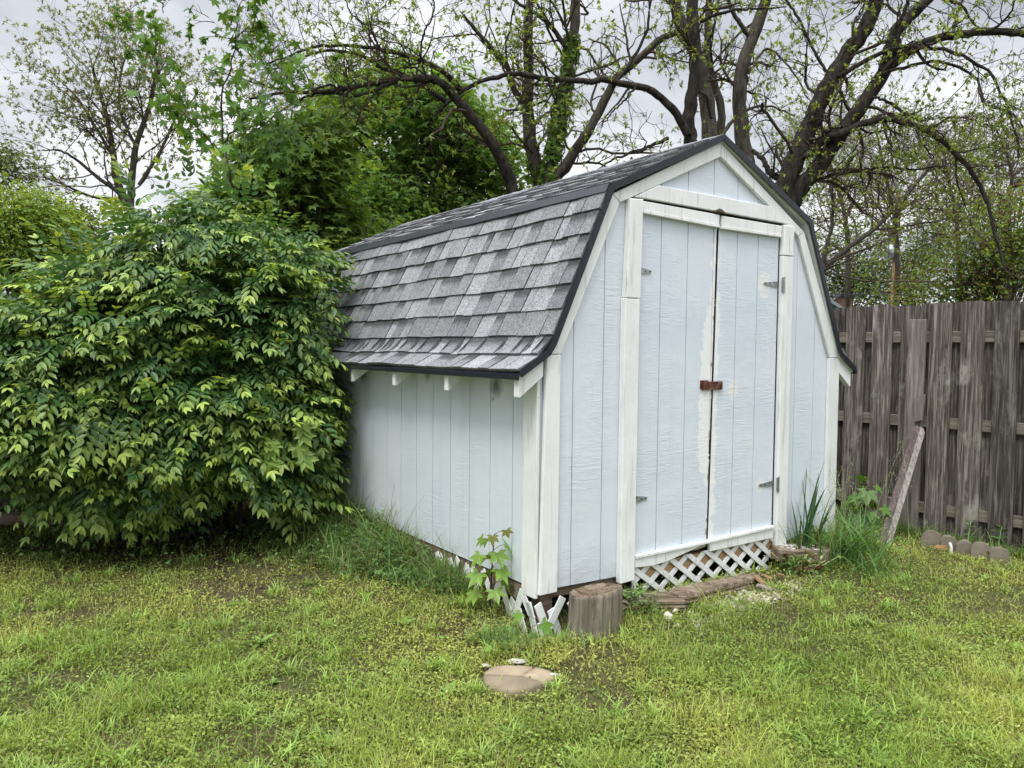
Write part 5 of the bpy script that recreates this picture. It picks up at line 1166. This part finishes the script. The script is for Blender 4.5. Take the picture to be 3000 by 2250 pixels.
# thinner pale-barked tree leaning right, low behind the fence
Lm = [limb([(1340, 1150), (1385, 1105), (1480, 1020), (1600, 930), (1700, 830), (1790, 725), (1850, 660)], 13, 26, 12),
      limb([(1390, 1100), (1420, 980), (1440, 850), (1420, 700), (1430, 560)], 13.2, 16, 8),
      limb([(1600, 930), (1700, 920), (1820, 900), (1950, 880)], (13, 13), 12, 5)]
tree('leaning_tree', 'thin pale-barked tree leaning right behind the fence, left of the utility pole', Lm, 'bark2', ((.15, .22, .04), (.2, .26, .06)), lv=(12, 6, 5), lens=(1.9, .9, .4), leaf=.06, amount=.55, seed=64, twigcol=(1.3, 1.3, 1.3))
# pale sparse tree at the left with dotted leaves
Lm = [limb([(590, 1080), (575, 960), (530, 850), (500, 760), (490, 660), (470, 540), (440, 420), (400, 300)], 19, 46, 10, 24, c7),
      limb([(560, 920), (570, 780), (590, 620), (640, 480), (670, 340), (690, 200)], 19, 34, 9, 24, c7),
      limb([(525, 840), (440, 780), (340, 700), (260, 650), (180, 650)], (19, 18.5), 20, 5, 24, c7),
      limb([(500, 700), (420, 560), (330, 420), (270, 360)], (19, 19), 16, 5, 24, c7),
      limb([(530, 860), (400, 850), (280, 800), (200, 770)], (19, 18.6), 14, 5, 24, c7),
      limb([(590, 640), (520, 480), (520, 330), (560, 200)], (19, 19.4), 14, 5, 24, c7),
      limb([(600, 800), (700, 640), (760, 500), (800, 380)], (19, 19.4), 16, 5, 24, c7)]
tree('sparse_tree', 'tall sparse tree with tiny grey-green leaves against the sky on the left', Lm, 'bark2', ((.22, .25, .13), (.28, .31, .16), (.16, .19, .08)), lv=(9, 7, 5), lens=(2.2, 1.0, .5), leaf=.075, n_per=6, amount=.95, seed=74, grav=.03, twigcol=(1.5, 1.45, 1.4))
# big-leaved sapling rising out of the shrub
Lm = [limb([(1030, 900), (1015, 830), (985, 720), (962, 600), (955, 430), (985, 320), (1010, 200), (1030, 60), (1040, -30)], (5.5, 5.4), 13, 3, 24, c7, .006),
      limb([(985, 700), (900, 600), (820, 520), (760, 440), (690, 340), (640, 220), (615, 100)], (5.5, 5.2), 8, 2, 24, c7, .006),
      limb([(965, 620), (1050, 520), (1140, 450), (1220, 350), (1280, 200)], (5.5, 5.8), 8, 2, 24, c7, .006),
      limb([(1010, 820), (1100, 700), (1200, 620), (1340, 540)], (5.6, 6.), 7, 2, 24, c7, .006)]
def sap(Lf, r):
    for j, (P, R) in enumerate(Lm):
        n = (120, 120, 100, 170)[j]; t = r.uniform(.22 if j != 3 else .3, 1, n)*(len(P)-1.01); i = t.astype(int); p = P[i]+r.normal(0, .085, (n, 3)); a = r.uniform(0, 2*math.pi, n)
        A, B, C = frames(np.stack([np.cos(a), np.sin(a), -1.2+0*a], 1), np.stack([np.cos(a)*.6, np.sin(a)*.6-.4, .8+0*a], 1)+r.normal(0, .3, (n, 3))); Lf.inst(*T_MAPLE, p, A, B, C, r.uniform(.045, .085, n), np.array([.11, .21, .045])*r.uniform(.6, 1.5, (n, 1)))
tree('maple_sapling', 'slender maple sapling with large lobed leaves growing up out of the shrub', Lm, 'bark2', ((.10, .2, .04),), lv=(5, 3, 2), lens=(.4, .2, .1), leaf=.05, n_per=2, amount=.7, seed=84, extra=sap, tmpl=T_MAPLE3, wig=.15)

def crown_tree(name, label, u, v, D, blobs, n_leaf, size, cols, bark='bark2', seed=1, clump=60, tmpl=T_MAPLE3, cat='tree', group=None, stems=10, trunk_r=.12, csz=.42, flat=.6):
    """blobs: (u, v, ru, rv, ddepth) ellipses of the crown in the picture, given real depth"""
    r = np.random.default_rng(seed); foot_ = at(u, v, D); base = np.array([foot_[0], D, float(gz(foot_[0], D))-.02]); root = thing(name, label, cat, base, 0, group)
    Lf = MB(); Bm = MB(); cen = []
    area = np.array([b[2]*b[3] for b in blobs], float); nb = np.maximum(3, (n_leaf/clump*area/area.sum()).astype(int))
    for b_, k in zip(blobs, nb):
        c = at(b_[0], b_[1], D+b_[4]); s = (D+b_[4])/FPX; rx, rz = b_[2]*s, b_[3]*s; ry = max(rx, rz)*.8
        d = rdir(k)*(r.uniform(.15, 1, k)**.45)[:, None]; cen.append(c+d*np.array([rx, ry, rz]))
    cen = np.concatenate(cen); K = len(cen); cs = csz*r.uniform(.6, 1.3, K); nL = K*clump
    off = r.normal(0, 1, (nL, 3))*np.array([1, 1, flat])*np.repeat(cs, clump)[:, None]*.5; p = np.repeat(cen, clump, 0)+off; p[:, 2] -= np.linalg.norm(off[:, :2], axis=1)*.35
    tint = np.repeat(r.uniform(.62, 1.35, K), clump)[:, None]; cc = np.array(cols)[np.repeat(r.integers(0, len(cols), K), clump)]*tint*r.uniform(.75, 1.25, (nL, 1))
    A, B, C = frames(off*np.array([1, 1, .3])+rdir(nL)*.1+np.array([0, 0, -.12]), np.array([0, 0, 1.])+r.normal(0, .4, (nL, 3))); Lf.inst(*tmpl, p, A, B, C, size*r.uniform(.65, 1.25, nL), cc)
    pick = r.choice(K, min(K, stems*6), replace=False); t = np.linspace(0, 1, 8)[None, :, None]; top = cen.mean(0)
    b0 = base+(top-base)*r.uniform(.25, .75, (len(pick), 1)); e_ = cen[pick]; mid = (b0+e_)/2+np.array([0, 0, .1])+r.normal(0, .12, (len(pick), 3)); Pp = (1-t)**2*b0[:, None]+2*t*(1-t)*mid[:, None]+t*t*e_[:, None]
    Bm.tubes(Pp, np.linspace(.035, .006, 8)[None]*r.uniform(.5, 1.2, (len(pick), 1))*trunk_r/.12, 5, (1, 1, 1)); q, qr = grow(Pp, np.tile(np.linspace(.02, .006, 8), (len(pick), 1)), 5, .3, 1, .7*csz/.42, .8, 5, .2, 0, .5, r, .004); Bm.tubes(q, qr, 3, (1, 1, 1))
    Bm.build('branches', MAT['twig'], root, origin=base)
    T = MB(); tt = np.linspace(0, 1, 12)[:, None]; line = base*(1-tt)+top*tt+r.normal(0, .03, (12, 3))*tt; T.tubes([line], [np.linspace(trunk_r, trunk_r*.3, 12)], 9, (1, 1, 1)); T.build('trunk', MAT[bark], root, smooth=True, origin=base)
    Lf.build('crown', MAT['tree_leaf'], root, origin=base); return root
G1 = ((.14, .25, .055), (.19, .31, .075), (.095, .19, .04))
crown_tree('maple_tree', 'dense deep green maple between the shrub and the trunks above the roof', 1200, 800, 12.5, [(1150, 400, 290, 190, 0), (1020, 620, 240, 130, -1), (1330, 420, 200, 220, .5), (1180, 260, 190, 90, 0), (1420, 480, 130, 150, .5), (1250, 620, 200, 80, 0), (980, 330, 130, 70, 0)], 20000, .12, G1, seed=5, clump=55, csz=.46, stems=14)
crown_tree('maple_tree', 'lighter green young maple directly behind the top of the shrub', 880, 800, 8.2, [(830, 500, 130, 110, 0), (930, 410, 100, 90, 0), (700, 600, 110, 70, 0), (960, 620, 90, 70, .3)], 6500, .085, ((.17, .28, .06), (.22, .34, .08), (.12, .22, .04)), seed=6, clump=26, csz=.36, tmpl=T_MAPLE, stems=6, trunk_r=.05)
crown_tree('leafy_bush', 'bright yellow-green leafy bush low behind the left end of the roof', 1020, 800, 8.6, [(1000, 700, 120, 50, 0), (900, 690, 110, 50, 0), (1120, 690, 90, 40, .2)], 3600, .07, ((.24, .36, .065), (.16, .26, .05)), seed=7, clump=26, csz=.3, stems=4, trunk_r=.04, cat='bush')
LG = ((.20, .30, .05), (.26, .35, .07), (.14, .23, .04))
crown_tree('broadleaf_tree', 'light yellow-green tree behind the left fence at the picture edge', 60, 800, 14, [(60, 700, 150, 130, 0), (180, 780, 120, 90, .5), (-60, 620, 120, 120, 0), (120, 610, 90, 60, 0)], 15000, .10, LG, seed=8, clump=45, csz=.6, tmpl=T_DIA)
crown_tree('broadleaf_tree', 'darker green tree between the light green one and the sparse tree on the left', 230, 800, 18, [(225, 680, 70, 80, 0), (160, 640, 60, 60, 0), (0, 480, 45, 60, 0), (300, 760, 90, 60, 0)], 9000, .12, ((.08, .13, .03), (.11, .16, .04)), seed=9, clump=45, csz=.7, tmpl=T_DIA)
TG = 'trees beyond the right fence'
for k, (u, D, blobs, n_, cols, lab) in enumerate([
    (2900, 14, [(2880, 760, 150, 100, 0), (2960, 640, 110, 110, 0), (2760, 830, 140, 60, 0)], 6500, ((.13, .20, .035), (.18, .25, .05), (.10, .16, .03), (.17, .12, .06)), 'green understorey tree with a few reddish leaves at the right edge above the fence'),
    (2680, 33, [(2660, 790, 120, 90, 0), (2560, 820, 120, 60, 0), (2720, 680, 90, 90, 0)], 7000, ((.095, .16, .03), (.14, .20, .045)), 'small green tree right behind the utility pole'),
    (2500, 34, [(2470, 800, 90, 80, 0), (2420, 720, 70, 90, 0), (2560, 700, 100, 80, 0)], 5500, ((.10, .15, .04), (.14, .19, .05)), 'greyish green thin tree behind the neighbouring chimney'),
    (2980, 20, [(2960, 430, 120, 130, 0), (2850, 560, 120, 110, 0), (3060, 700, 120, 200, 0), (2750, 560, 100, 80, 0)], 6000, ((.10, .14, .045), (.14, .18, .06)), 'tall hazy green tree at the far right above the fence')]):
    crown_tree('background_tree', lab, u, 900, D, blobs, n_, .095*(1 if D < 30 else 1.8), cols, seed=90+k, clump=34, csz=.55 if D < 30 else 1.1, tmpl=T_DIA, group=TG, stems=12, trunk_r=.08)
# bare twiggy trees filling the sky between
for k, (pts, D, lab) in enumerate([([(1700, 1100), (1690, 900), (1650, 700), (1600, 480)], 17, 'bare twiggy tree nearest the shed roof, seen between the big forked limbs'), ([(1950, 1100), (1940, 900), (1900, 700), (1880, 560)], 18, 'bare twiggy tree behind the utility pole'), ([(2150, 1100), (2140, 900), (2160, 700), (2100, 520)], 19, 'bare twiggy tree at the right edge'), ([(1500, 1100), (1490, 900), (1440, 700), (1350, 470)], 20, 'bare twiggy tree directly behind the big forked trunk')]):
    tree('bare_tree', lab, [limb(pts, D, 22, 6, seed=k)], 'bark2', ((.16, .2, .06), (.22, .25, .08)), lv=(30, 9, 6), lens=(2.0, 1.1, .5), leaf=.07, n_per=2, amount=.4, seed=200+k, twigcol=(1.7, 1.65, 1.6), group='bare trees beyond the fence', tlo=.2)
